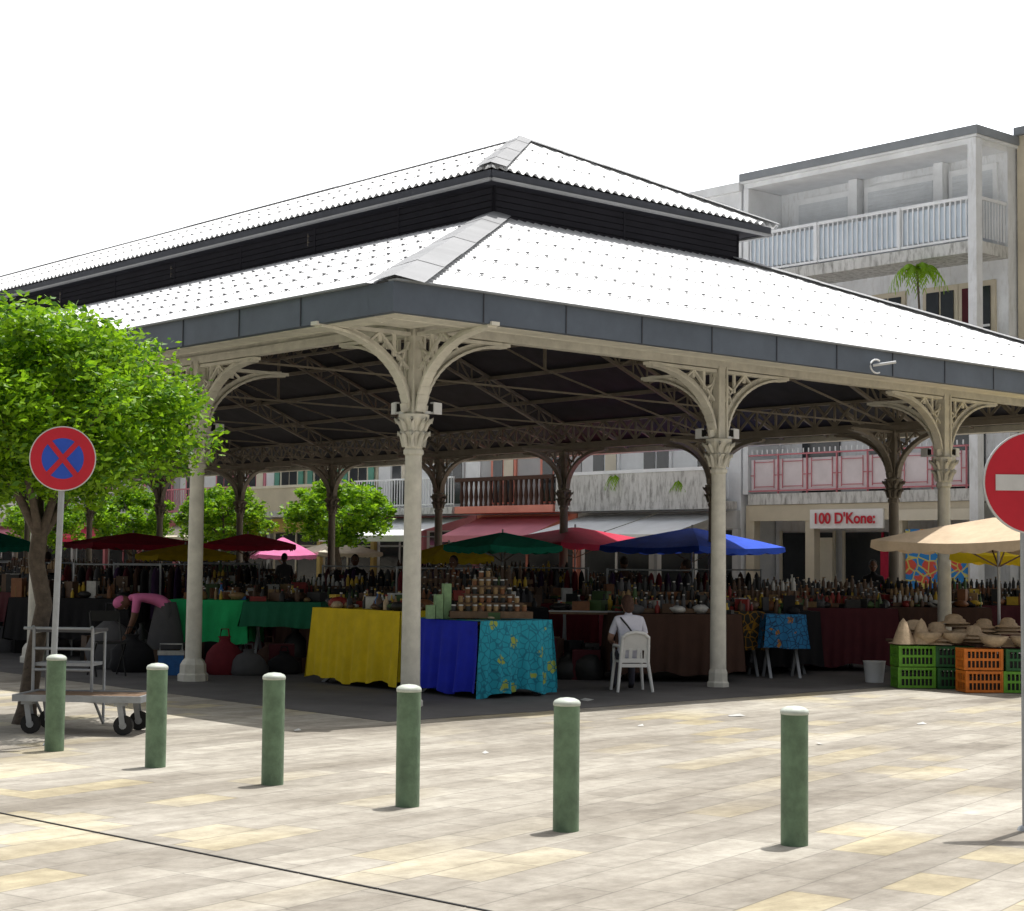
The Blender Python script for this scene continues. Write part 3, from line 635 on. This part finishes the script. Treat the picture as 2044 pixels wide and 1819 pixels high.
fern('potted_plant',24.7-.9,20.4,3.3,.7,14,.5); fern('potted_plant',24.7-.9,17.9,3.3,.6,14,.5)
# ------------------------------------------------------------ parasols
def parasol(name,x,y,ze,zt,hs,m,rz=.4):
    b=MB(); N=10; pts=[]
    cor=[(-hs,-hs),(hs,-hs),(hs,hs),(-hs,hs)]
    for e in range(4):
        p=Vector(cor[e]);q=Vector(cor[(e+1)%4])
        for k in range(N): pts.append(p.lerp(q,k/N)*(1-.05*math.sin(math.pi*k/N)))
    n=len(pts); vs=[]
    for s_ in(1,.75,.5,.25,.04):
        for i,p in enumerate(pts):
            k=(i%N)/N; vs.append((p.x*s_,p.y*s_,ze+(zt-ze)*(1-s_)**.9-.05*s_*math.sin(math.pi*k)))
    fs=[(j*n+i,j*n+(i+1)%n,(j+1)*n+(i+1)%n,(j+1)*n+i) for j in range(4) for i in range(n)]; fs.append(tuple(range(4*n,5*n)))
    b.add(vs,fs,m)
    vs=[]
    for i in range(n*4):
        p=pts[(i//4)%n];q=pts[(i//4+1)%n]; pp=p.lerp(q,(i%4)/4); k=((i//4)%N+(i%4)/4)/N; z=ze-.05*math.sin(math.pi*k)
        vs.append((pp.x*1.002,pp.y*1.002,z)); vs.append((pp.x*1.01,pp.y*1.01,z-.10-.04*abs(math.sin(i*math.pi/8))))
    n4=n*4; b.add(vs,[(2*i,2*((i+1)%n4),2*((i+1)%n4)+1,2*i+1) for i in range(n4)],m)
    b.cyl((0,0,0),(0,0,zt+.06),.022,.02,'steel',10)
    for c in cor: b.beam((0,0,zt-.08),(c[0]*.97,c[1]*.97,ze-.02),.02,.025,'wood'); b.beam((0,0,ze-.35),(c[0]*.5,c[1]*.5,(ze+zt)/2-.06),.015,.02,'wood')
    b.lathe((0,0,0),[(.25,0),(.25,.06),(.06,.1),(.03,.3)],'stain',12)
    return b.obj(name,mw=Matrix.Translation((x,y,0))@Matrix.Rotation(rz,4,'Z'))
parasol('blue_parasol',3.95,37.2,1.95,2.36,1.42,'cloth_royal',.75)
parasol('green_parasol',-.18,36,1.92,2.20,.90,'cloth_teal',.6)
parasol('crimson_parasol',1.5,40,2.02,2.40,1.5,'cloth_red',.6)
parasol('yellow_parasol',-1.4,38.5,1.68,1.98,.75,'cloth_yellow',.5)
parasol('red_parasol',-10.3,46.5,1.95,2.24,1.5,'cloth_red',.5)
parasol('red_parasol',-7.1,46.0,1.95,2.24,1.2,'cloth_red',.2)
parasol('yellow_parasol',-8.3,43.5,1.66,1.92,1.0,'cloth_yellow',.5)
parasol('teal_parasol',-14,46,1.85,2.25,1.1,'cloth_teal',.5)
parasol('cream_parasol',-6.1,60,1.8,2.2,1.2,'cloth_cream',.5)
parasol('pink_parasol',-7.9,59,1.7,2.3,1.0,'cloth_pink',.3)
parasol('beige_parasol',6.60,23.1,1.95,2.28,1.20,'cloth_beige',.70)
parasol('yellow_parasol',8.15,25.3,1.80,2.08,1.15,'cloth_yellow',.75)
# ------------------------------------------------------------ stalls
GM=['jar','jar2','item_red','item_green','item_white','item_brown','item_dark','item_yellow','item_brown','item_dark','straw','p_blue']
DM=['item_brown','item_dark','item_red','item_green','jar','item_dark','item_brown','cloth_grey','item_dark','item_dark','cloth_black','jar2','item_brown','item_yellow','item_white']
def goods(mb,w,d,z,T,dens=1,dark=False,hmax=.3):
    gm=DM if dark else GM
    n=int(w*d*34*dens)
    for i in range(n):
        x=random.uniform(-w/2+.08,w/2-.08);y=random.uniform(-d/2+.08,d/2-.08);k=random.random();m=random.choice(gm); p=T@Vector((x,y,z))
        if k<.22: h=random.uniform(.05,hmax); mb.box((p.x,p.y,p.z+h/2),(random.uniform(.08,.26),random.uniform(.08,.2),h),m,random.uniform(-.6,.6))
        elif k<.65:
            h=random.uniform(.1,.24); r=random.uniform(.022,.045); mb.lathe((p.x,p.y,p.z),[(r,0),(r,h*.6),(r*.4,h*.8),(r*.35,h)],m,8); mb.cyl((p.x,p.y,p.z+h),(p.x,p.y,p.z+h+.018),r*.45,r*.45,random.choice(['item_white','item_yellow','item_red','item_dark']),8)
        else: r=random.uniform(.05,.15); mb.sph((p.x,p.y,p.z+r*.4),(r,r*random.uniform(.7,1.6),r*random.uniform(.35,.7)),m,8,jit=.2)
def tiers(mb,w,T,z,steps=3):
    # stepped display of jars / bottles along a table
    for s_ in range(steps):
        y=-.15+s_*.16; zz=z+s_*.11
        mb.add([T@Vector(v) for v in((-w/2,y-.06,zz+.06),(w/2,y-.06,zz+.06),(w/2,y+.2,zz+.06),(-w/2,y+.2,zz+.06),(-w/2,y-.06,zz),(w/2,y-.06,zz))],[(0,1,2,3),(4,5,1,0)],'wood')
        x=-w/2+.05; m=random.choice(DM)
        while x<w/2-.04:
            if random.random()<.2: m=random.choice(DM)
            p=T@Vector((x,y,zz+.063)); r=random.uniform(.024,.036); h=random.uniform(.07,.19)
            mb.lathe((p.x,p.y,p.z),[(r,0),(r,h*.65),(r*.5,h*.85),(r*.5,h)],m,7); mb.cyl((p.x,p.y,p.z+h),(p.x,p.y,p.z+h+.015),r*.6,r*.6,random.choice(['item_white','jar2','item_dark']),6)
            x+=r*2+random.uniform(.01,.04)
def cloth(mb,w,d,h,drop,m,T,fold=.035,seed=0,sides=(0,1,2,3),wild=1):
    cor=[(-w/2,-d/2),(w/2,-d/2),(w/2,d/2),(-w/2,d/2)]
    top=[T@Vector((*c,h)) for c in cor]; mb.add(top,[(0,1,2,3)],m)
    for e in sides:
        p=Vector(cor[e]);q=Vector(cor[(e+1)%4]); L=(q-p).length; n=max(4,int(L/.022)); dr=(q-p).normalized(); nr=Vector((dr.y,-dr.x))
        vs=[];rows=10; ph=seed+e*1.7
        for i in range(n+1):
            s_=L*i/n; hem=drop*(1+wild*(.03*math.sin(s_*5+ph)+.02*math.sin(s_*13+ph)))
            for r in range(rows):
                k=r/(rows-1); off=fold*k**.8*(math.sin(s_*15+ph+1.8*math.sin(s_*3.1+ph)+k*1.1)*(.6+.4*math.sin(s_*2.3+ph*3))+.4*math.sin(s_*39+ph*2+k*1.5))+.05*k+.006
                ext=(.05*k)*(-1 if i==0 else 1 if i==n else 0)
                v=p+dr*(s_+ext)+nr*off; vs.append(T@Vector((v.x,v.y,h-hem*k)))
        mb.add(vs,[(i*rows+r,(i+1)*rows+r,(i+1)*rows+r+1,i*rows+r+1) for i in range(n) for r in range(rows-1)],m,True)
def trestle(mb,w,d,h,T,m='steel'):
    for x in(-w*.38,w*.38):
        for a,b in((-1,1),(1,-1)): mb.beam(T@Vector((x,a*d*.45,0)),T@Vector((x+.02*a,b*d*.45,h)),.04,.04,m)
    mb.beam(T@Vector((-w/2,0,h)),T@Vector((w/2,0,h)),d,.03,'wood')
def stall(name,x,y,w,d,rz,h,drop,m,good=1,dark=False,hmax=.3,fold=.03,top=None,tier=0):
    T=Matrix.Translation((x,y,0))@Matrix.Rotation(rz,4,'Z'); mb=MB(); trestle(mb,w,d,h-.03,T)
    if m: cloth(mb,w+.02,d+.02,h,drop,m,T,fold,seed=x)
    if top: mb.box((0,0,h-.005),(w+.02,d+.02,.02),top,0,T)
    if good: goods(mb,w,d,h+.006,T,good,dark,hmax)
    if tier: tiers(mb,w*.85,T,h+.008,tier)
    return mb.obj(name)
def Lc(a,b): p=W(a,b); return p.x,p.y
def jars(mb,T):
    for s_ in range(5):
        z=.93+s_*.10; y=-.25+s_*.13; wd=1.0-s_*.19
        mb.add([T@Vector(v) for v in((-wd/2,y-.06,z+.08),(wd/2,y-.06,z+.08),(wd/2,y+.4,z+.08),(-wd/2,y+.4,z+.08),(-wd/2,y-.06,z),(wd/2,y-.06,z))],[(0,1,2,3),(4,5,1,0)],'wood')
        nn=int(wd/.085)
        for i in range(nn):
            p=T@Vector((-wd/2+.05+i*.085,y+random.uniform(-.01,.01),z+.083)); mb.lathe((p.x,p.y,p.z),[(.03,0),(.032,.05),(.025,.06)],random.choice(['jar','jar2','item_dark']),8); mb.cyl((p.x,p.y,p.z+.06),(p.x,p.y,p.z+.078),.028,.028,'item_white' if random.random()<.6 else 'jar2',8)
    for i in range(3):
        hh=.16+i*.13; p=T@Vector((-.72+i*.10,-.12+i*.05,.93)); mb.box((p.x,p.y,.915+hh/2),(.09,.12,hh),'mint',.3)
x,y=Lc(1.80,.92)
o=MB(); T=Matrix.Translation((x,y,0))@Matrix.Rotation(TH,4,'Z'); trestle(o,1.1,1.3,.88,T)
cloth(o,1.14,1.32,.91,.86,'turq',T,.075,2,sides=(0,1,2),wild=1.2)
Tb=T@Matrix.Translation((-.008,0,0)); cloth(o,1.14,1.25,.905,.83,'cloth_blue',Tb,.05,5,sides=(3,))
goods(o,.9,1.0,.915,T,.6); jars(o,Matrix.Translation((x+.1,y-.1,0))@Matrix.Rotation(.12,4,'Z')); o.obj('jar_stall')
x,y=Lc(1.62,2.66)
stall('yellow_cloth_stall',x,y,.85,1.85,TH,.98,.91,'cloth_yellow',1.3,fold=.035,hmax=.2)
stall('green_cloth_stall',-4.35,25.2,1.15,.8,-.12,1.0,.62,'cloth_green',.8,False,.12)
stall('green_cloth_stall',-3.25,24.9,1.1,.8,-.05,.99,.36,'cloth_dgreen',.8,True,.2)
stall('folding_table_stall',1.35,24.0,1.55,.75,-.1,.93,0,None,1.0,True,.18,top='w_grey')
stall('print_cloth_stall',3.25,24.6,.65,.6,.1,.93,.55,'madras',1,True)
stall('print_cloth_stall',3.85,24.3,.55,.5,.1,.90,.48,'bagblue',.5,True)
stall('red_cloth_stall',4.95,26.2,1.7,.9,.1,.95,.85,'cloth_maroon',1.2,True,.2,tier=3)
stall('souvenir_stall',-.7,24.0,1.7,.8,0,.95,.9,'cloth_black',1.5,True,.3,tier=4)
for ib,b in enumerate([4.2,7.2,10.2,13.2,16.4,19.6,23,27,31,35,39]):
    for ia,a in enumerate((1.6,4.6,7.6,10.6,13.6)):
        if b<6 and a<3: continue
        if b<8 and a<2: continue
        x,y=Lc(a+random.uniform(-.3,.3),b+random.uniform(-.3,.3))
        stall('market_stall',x,y,2.0,.9,TH+random.choice((0,-math.pi/4,-math.pi/2))+random.uniform(-.15,.15),random.uniform(.85,1.0),random.uniform(.55,.9),random.choice(['cloth_maroon','cloth_maroon','cloth_brown','cloth_purple','cloth_dred','cloth_black','cloth_black']),1.3 if b<20 else .6,True,.35,tier=random.choice((3,4,2)))
for a,b,m in((5.5,1.2,'cloth_brown'),(7.7,1.6,'cloth_black'),(9.6,2.2,'cloth_maroon'),(12.3,1.7,'cloth_brown'),(14.5,2,'cloth_maroon')):
    x,y=Lc(a,b); stall('market_stall',x,y,1.7,.9,TH-.6,.92,.8,m,1.3,True,.3,tier=3)
for (a,b) in((3.6,12),(6.3,14),(9.5,8),(4,19),(2,24),(12,6),(2.3,14),(6,9),(1.8,10),(8,17),(11.5,12),(3,29),(5,5.6),(8.5,4.5)):
    x,y=Lc(a,b); q=MB()
    for s_ in(-.7,.7): q.cyl((x+s_,y,0),(x+s_,y,1.5),.02,.02,'steel',6)
    q.cyl((x-.7,y,1.48),(x+.7,y,1.48),.015,.015,'steel',6)
    for i in range(9):
        m=random.choice(['cloth_maroon','cloth_black','cloth_purple','cloth_brown','cloth_dred','cloth_grey','cloth_black']); xx=x-.6+i*.15+random.uniform(-.03,.03); l=random.uniform(.5,.9)
        q.lathe((xx,y,1.44-l),[(.9,0),(.85,l*.4),(.75,l*.8),(.5,l*.93),(.1,l)],m,10,True,(.07,.25),.08)
    q.obj('clothes_rack')
# heaps of boxes and sacks on the floor between tables
for (a,b) in((2.6,5.0),(4.3,2.6),(6.4,3.2),(9,3.9),(11.5,3.6),(3.1,8.6),(1.3,8.6),(5.6,7.5),(7.2,6),(10,5.6),(13.5,4.5),(2.5,16),(.8,12),(.9,15.5),(5,11),(8.8,10),(1.2,19)):
    x,y=Lc(a,b); q=MB()
    for i in range(16):
        xx=random.uniform(-.8,.8);yy=random.uniform(-.4,.4); m=random.choice(['item_dark','item_brown','cloth_black','cloth_maroon','cloth_brown','cloth_grey','item_brown','item_dark'])
        if i%3: hh=random.uniform(.15,.6); q.box((xx,yy,hh/2),(random.uniform(.2,.45),random.uniform(.2,.35),hh),m,random.uniform(-.7,.7))
        else: q.sack((xx,yy,0),random.uniform(.15,.24),random.uniform(.35,.6),m,(1,random.uniform(.7,1)))
    q.obj('stock_pile',mw=Matrix.Translation((x,y,0)))
def bags(name,L):
    for (x,y,r,h,m) in L:
        b=MB(); b.sack((0,0,0),r,h,m,(1.1,.75)); b.tube([(-r*.3,0,h*.9),(-r*.2,0,h*1.25),(r*.2,0,h*1.25),(r*.3,0,h*.9)],.012,m,6); b.obj(name,mw=Matrix.Translation((x,y,.006)))
bags('shopping_bag',[(-3.95,23.7,.24,.5,'cloth_dred'),(-3.6,23.6,.24,.34,'cloth_grey'),(-5.3,24.0,.28,.5,'cloth_black'),(-5.75,24.6,.3,.75,'cloth_grey'),(-3.4,24.2,.22,.4,'cloth_brown'),(-3.15,23.9,.2,.3,'cloth_black')])
b=MB(); b.box((0,0,.14),(.34,.24,.28),'p_blue'); b.box((0,0,.30),(.36,.26,.05),'item_white'); b.tube([(-.15,0,.3),(-.15,0,.42),(.15,0,.42),(.15,0,.3)],.012,'item_white',6); b.obj('cool_box',mw=Matrix.Translation((-4.65,23.5,.006))@Matrix.Rotation(.2,4,'Z'))
def crate(name,x,y,z,m,rz=0,w=.5,d=.36,h=.27):
    b=MB()
    for sx_ in(-1,1):
        for sy_ in(-1,1): b.box((sx_*(w/2-.015),sy_*(d/2-.015),h/2),(.035,.035,h),m)
    for k in(.06,.5,.93):
        for s_ in(-1,1): b.box((0,s_*(d/2-.01),h*k),(w-.03,.014,h*.12),m); b.box((s_*(w/2-.01),0,h*k),(.014,d-.03,h*.12),m)
    for i in range(9):
        xx=-w/2+.04+i*(w-.08)/8
        for s_ in(-1,1): b.box((xx,s_*(d/2-.012),h/2),(.016,.010,h*.9),m)
    for i in range(6):
        yy=-d/2+.04+i*(d-.08)/5
        for s_ in(-1,1): b.box((s_*(w/2-.012),yy,h/2),(.010,.016,h*.9),m)
    b.box((0,0,.014),(w-.04,d-.04,.02),m); b.box((0,0,h*.4),(w-.08,d-.08,h*.7),'item_dark')
    b.obj(name,mw=Matrix.Translation((x,y,z))@Matrix.Rotation(rz,4,'Z'))
cz=[('p_green',5.32,22.6,.01,.05),('p_green',5.32,22.6,.29,.1),('p_dgreen',5.84,22.55,.01,.0),('p_dgreen',5.84,22.6,.29,-.05),('p_orange',6.02,21.95,.01,.1),('p_orange',6.02,21.97,.29,.05),('p_green',6.54,21.95,.01,-.05),('p_dgreen',6.56,21.95,.29,0),('p_orange',7.08,22.05,.01,.1),('p_green',7.08,22.05,.29,.1)]
for m,x,y,z,r_ in cz: crate('plastic_crate',x,y,z,m,r_)
h=MB()
for (x,y,z) in((5.25,22.7,.58),(5.4,22.8,.72),(5.65,22.6,.58),(5.7,22.8,.74),(6.0,22.8,.62),(6.1,22.5,.62),(6.4,22.2,.58),(6.75,22.1,.58),(7.0,22.3,.60),(6.3,22.8,.70),(5.95,22.9,.80),(6.6,22.7,.72),(7.0,22.8,.74)):
    for k in range(random.randint(1,3)):
        r_=random.uniform(.15,.22); q=random.uniform(-.03,.03)
        h.lathe((x+q,y+q,z+k*.045),[(r_*1.15,.0),(r_,.01),(r_*.65,.03),(r_*.58,.09),(r_*.3,.12),(0,.125)],'straw',16)
for (x,y) in((5.17,22.5),(5.42,22.55)): h.lathe((x,y,.58),[(.15,0),(.11,.12),(.05,.28),(0,.34)],'straw',14)
for (x,y,z) in((5.5,22.5,.60),(5.85,22.5,.60),(6.2,21.95,.58),(6.6,21.95,.58)): h.lathe((x,y,z),[(.08,0),(.15,.06),(.19,.14),(.18,.14),(.13,.05),(0,.02)],'straw',16)
h.obj('straw_hats')
b=MB(); b.lathe((0,0,0),[(.12,0),(.15,.28),(.16,.29),(.135,.28)],'w_white',16); b.tube([(-.15,0,.27),(-.1,.1,.16),(.1,.1,.16),(.15,0,.27)],.006,'steel',5); b.obj('white_bucket',mw=Matrix.Translation((5.0,23.5,.006)))
b=MB(); trestle(b,2.2,.7,.6,Matrix.Translation((6.2,22.9,0))); b.obj('display_table')
# ------------------------------------------------------------ plastic chair
def chair(x,y,rz,z=0,sc=1):
    b=MB(); m='plastic'
    b.box((0,.02,.43),(.42,.42,.025),m)
    for sx_ in(-1,1):
        b.tube([(sx_*.24,.24,0),(sx_*.20,.20,.42),(sx_*.205,.23,.62)],[.022,.026,.02],m,8)
        b.tube([(sx_*.26,-.27,0),(sx_*.205,-.19,.42),(sx_*.195,-.27,.80)],[.022,.028,.022],m,8)
        b.tube([(sx_*.205,.23,.62),(sx_*.235,.1,.66),(sx_*.235,-.12,.66),(sx_*.20,-.235,.64)],.022,m,8)
    b.tube([(-.195,-.27,.78),(-.13,-.285,.84),(0,-.29,.865),(.13,-.285,.84),(.195,-.27,.78)],.028,m,8)
    b.add([(-.19,-.225,.60),(.19,-.225,.60),(.19,-.275,.78),(.13,-.288,.84),(0,-.293,.865),(-.13,-.288,.84),(-.19,-.275,.78)],[(0,1,2,3,4,5,6)],m)
    for xx in(-.165,-.06,.06,.165): b.beam((xx,-.19,.43),(xx,-.232,.62),.05,.014,m)
    b.beam((-.2,-.195,.45),(.2,-.195,.45),.03,.06,m); b.beam((-.19,-.2,.38),(.19,-.2,.38),.03,.05,m)
    b.obj('plastic_chair',mw=Matrix.Translation((x,y,z))@Matrix.Rotation(rz,4,'Z')@Matrix.Scale(sc,4))
chair(1.52,21.5,R(10),.006,.86)
# ------------------------------------------------------------ people
BONE=[('pelvis','waist','shirt'),('waist','chest','shirt'),('chest','neck','shirt'),('neck','head','skin')]
for S in'LR':
    BONE+=[('chest','sh'+S,'shirt'),('sh'+S,'el'+S,'sleeve'),('el'+S,'wr'+S,'skin'),('wr'+S,'pa'+S,'skin'),('pelvis','hp'+S,'pants'),('hp'+S,'kn'+S,'pants'),('kn'+S,'an'+S,'pants'),('an'+S,'to'+S,'shoe')]
RAD=dict(pelvis=(.15,.11),waist=(.135,.10),chest=(.16,.115),neck=(.055,.055),head=(.05,.05),sh=(.062,.062),el=(.043,.043),wr=(.03,.028),pa=(.036,.018),hp=(.092,.092),kn=(.06,.06),an=(.042,.042),to=(.045,.03))
def person(name,J,mats,loc,rz,sc=1,hair='hair',face=(0,1,0),longhair=False,skirt=None,extra=None):
    names=list(J.keys()); names.remove('pelvis'); names=['pelvis']+names
    me=bpy.data.meshes.new('tmp'); me.from_pydata([J[n] for n in names],[(names.index(a),names.index(b)) for a,b,_ in BONE],[])
    o=bpy.data.objects.new('tmp',me); scene.collection.objects.link(o)
    md=o.modifiers.new('s','SKIN'); md.use_smooth_shade=True
    for i,n in enumerate(names):
        r_=RAD.get(n) or RAD[n[:2]]; me.skin_vertices[0].data[i].radius=r_
        me.skin_vertices[0].data[i].use_root=(i==0)
    sb=o.modifiers.new('b','SUBSURF'); sb.levels=2
    dg=bpy.context.evaluated_depsgraph_get(); ev=o.evaluated_get(dg).to_mesh()
    V=[v.co.copy() for v in ev.vertices]; b=MB()
    def near(c):
        best=None;bd=9
        for a,d,k in BONE:
            p=Vector(J[a]);q=Vector(J[d]);t=max(0,min(1,(c-p).dot(q-p)/max(1e-9,(q-p).length_squared))); dd=(c-p.lerp(q,t)).length-(.05 if k=='shirt' else 0)
            kk=k
            if k=='sleeve': kk='shirt' if t<.75 else 'skin'
            if dd<bd: bd=dd;best=kk
        return best
    b.v=[tuple(v) for v in V]
    for p in ev.polygons:
        c=p.center; b.f.append(tuple(p.vertices)); b.mi.append(b.k(mats[near(Vector(c))])); b.sm.append(True)
    o.evaluated_get(dg).to_mesh_clear(); bpy.data.objects.remove(o)
    hc=Vector(J['head'])+ (Vector(J['head'])-Vector(J['neck'])).normalized()*.09
    upv=(Vector(J['head'])-Vector(J['neck'])).normalized(); fv=Vector(face); fv=(fv-upv*fv.dot(upv)).normalized(); rv=fv.cross(upv)
    T=Matrix((rv,fv,upv)).transposed()
    b.sph(hc,(.075,.094,.118),mats['skin'],18,T)
    b.sph(hc+T@Vector((0,.03,-.06)),(.05,.055,.05),mats['skin'],12,T)
    b.sph(hc+T@Vector((0,.098,-.01)),(.012,.018,.024),mats['skin'],8,T)
    for s_ in(-1,1):
        b.sph(hc+T@Vector((s_*.03,.083,.012)),(.012,.008,.007),'white',8,T); b.sph(hc+T@Vector((s_*.03,.090,.012)),(.005,.004,.005),'item_dark',6,T)
        b.sph(hc+T@Vector((s_*.076,-.005,-.005)),(.010,.02,.03),mats['skin'],8,T)
    b.sph(hc+T@Vector((0,.088,-.052)),(.022,.008,.006),'item_red',8,T)
    b.sph(hc+T@Vector((0,-.022,.026)),(.083,.090,.106),hair,18,T,jit=.03)
    if longhair: b.sph(hc+T@Vector((0,-.060,-.045)),(.076,.05,.10),hair,12,T,jit=.04)
    for S in'LR':
        pa=Vector(J['pa'+S]);wr=Vector(J['wr'+S]); d=(pa-wr).normalized(); up=Vector((0,0,1)) if abs(d.z)<.8 else Vector((0,1,0)); sx_=d.cross(up).normalized(); nz=sx_.cross(d)
        for i,l in enumerate((.060,.072,.068,.052)):
            q=pa+sx_*(.024-i*.016)+d*.012; b.tube([q,q+d*l*.45-nz*.006,q+d*l*.8-nz*.02,q+d*l-nz*.036],[.0095,.009,.008,.006],mats['skin'],6)
        sg=1 if S=='L' else -1
        q=pa-d*.03+sx_*.028*sg; b.tube([q,q+sx_*.022*sg+d*.02-nz*.008,q+sx_*.026*sg+d*.048-nz*.018],[.011,.010,.007],mats['skin'],6)
    if skirt:
        p=Vector(J['pelvis']); l=skirt[1]; b.lathe((p.x,p.y,p.z-l),[(.27,0),(.25,l*.3),(.20,l*.7),(.165,l*.95),(.14,l+.05)],skirt[0],20,True,(1,.8))
    if extra: extra(b)
    return b.obj(name,mw=Matrix.Translation(loc)@Matrix.Rotation(rz,4,'Z')@Matrix.Scale(sc,4))
def stand(arm=.1,legs=.0):
    J=dict(pelvis=(0,0,.95),waist=(0,.01,1.10),chest=(0,0,1.32),neck=(0,0,1.47),head=(0,.015,1.55))
    for S,s_ in(('L',-1),('R',1)):
        J.update({'sh'+S:(s_*.17,0,1.40),'el'+S:(s_*(.22+arm),.02,1.13),'wr'+S:(s_*(.22+arm),.16,.93),'pa'+S:(s_*(.21+arm),.22,.88),
        'hp'+S:(s_*.09,0,.90),'kn'+S:(s_*.10,.03+legs*s_,.50),'an'+S:(s_*.10,-.02+legs*s_,.08),'to'+S:(s_*.12,.13+legs*s_,.035)})
    return J
J=dict(pelvis=(0,0,.50),waist=(0,-.01,.64),chest=(0,.03,.86),neck=(0,.07,1.00),head=(0,.10,1.06))
for S,s_ in(('L',-1),('R',1)):
    J.update({'sh'+S:(s_*.165,.04,.945),'el'+S:(s_*.24,.08,.70),'wr'+S:(s_*.17,.28,.64),'pa'+S:(s_*.13,.34,.62),'hp'+S:(s_*.09,.05,.49),'kn'+S:(s_*.12,.42,.48),'an'+S:(s_*.12,.40,.09),'to'+S:(s_*.13,.53,.035)})
def strap(b): b.tube([(-.12,.0,.98),(-.05,-.10,.88),(.05,-.125,.74),(.14,-.09,.62)],.012,'item_dark',6)
person('seated_person',J,dict(shirt='shirt_white',skin='skinB',pants='trousers',shoe='item_dark'),(1.50,21.52,-.02),R(8),.96,'hairbr',face=(0,1,-.1),longhair=True,extra=strap)
J=dict(pelvis=(0,0,.92),waist=(-.12,.0,1.02),chest=(-.33,.0,1.08),neck=(-.47,0,1.04),head=(-.54,0,1.00))
for S,s_ in(('L',-1),('R',1)):
    J.update({'sh'+S:(-.41,s_*.16,1.03),'el'+S:(-.44,s_*.19,.76),'wr'+S:(-.52,s_*.15,.55),'pa'+S:(-.55,s_*.14,.49),'hp'+S:(.02,s_*.09,.88),'kn'+S:(.0,s_*.10,.48),'an'+S:(.06,s_*.1,.08),'to'+S:(-.08,s_*.11,.035)})
person('bending_woman',J,dict(shirt='cloth_pink',skin='skinA',pants='cloth_grey',shoe='item_dark'),(-4.95,24.6,0),.15,1,'cloth_pink',face=(-.3,0,-1),skirt=('cloth_grey',.62))
pp=[(-6.8,44,2.4,'cloth_black'),(-5.7,43,.4,'cloth_grey'),(-3.1,34,3.1,'cloth_black'),(2.2,33,.5,'cloth_brown'),(-10.3,38,1.0,'cloth_purple'),(7.0,33,3,'cloth_black'),(-1.0,30,2.8,'cloth_maroon'),(3.0,29,1.2,'cloth_black')]
for x,y,r_,m in pp: person('market_vendor',stand(random.uniform(0,.08),random.uniform(-.1,.1)),dict(shirt=m,skin='skinA',pants='trousers',shoe='item_dark'),(x,y,0),r_,random.uniform(.92,1.0),'hair')
b=MB()
for s_ in(-1,1):
    b.tube([(s_*.2,-.2,0),(s_*.2,.05,.45),(s_*.2,.2,.85)],.013,'item_dark',6); b.tube([(s_*.2,.25,0),(s_*.2,-.18,.45)],.013,'item_dark',6)
b.box((0,-.03,.45),(.4,.36,.03),'item_dark'); b.beam((-.2,.19,.8),(.2,.19,.8),.02,.14,'item_dark'); b.obj('folding_chair',mw=Matrix.Translation((-5.45,23.2,.006))@Matrix.Rotation(.5,4,'Z'))
# ------------------------------------------------------------ cart
b=MB(); z=.33
b.box((0,0,z),(1.15,.62,.035),'wood'); b.bb(-.6,.6,-.33,-.312,z-.03,z+.03,'steel');b.bb(-.6,.6,.312,.33,z-.03,z+.03,'steel');b.bb(-.60,-.577,-.31,.31,z-.03,z+.03,'steel');b.bb(.577,.60,-.31,.31,z-.03,z+.03,'steel')
for x,y in((-.45,-.24),(.42,-.24),(-.45,.24),(.42,.24)):
    b.cyl((x,y-.025,.09),(x,y+.025,.09),.09,.09,'black',18); b.cyl((x,y-.03,.09),(x,y+.03,.09),.035,.035,'steel',10)
    for s_ in(-.035,.035): b.beam((x,y+s_,.09),(x-.03,y+s_,.27),.05,.008,'steel')
    b.box((x-.03,y,.285),(.1,.1,.03),'steel')
for x in(-.62,-.05):
    b.tube([(x,.25,z),(x,.25,.92),(x,.22,.96)],.016,'steel',8)
    b.tube([(x,.25,z),(x,.62,.02)],.014,'steel',8); b.tube([(x,.25,.9),(x,.62,.9),(x,.62,.02)],.014,'steel',8)
for zz in(.55,.75,.94): b.tube([(-.72 if zz>.9 else -.62,.25,zz),(-.05,.25,zz)],.014,'steel',8)
b.box((-.34,.45,.92),(.62,.4,.03),'cloth_grey'); b.box((-.34,.45,.6),(.55,.34,.03),'steel')
b.obj('hand_cart',mw=Matrix.Translation((-3.92,15.95,0))@Matrix.Rotation(-.08,4,'Z'))
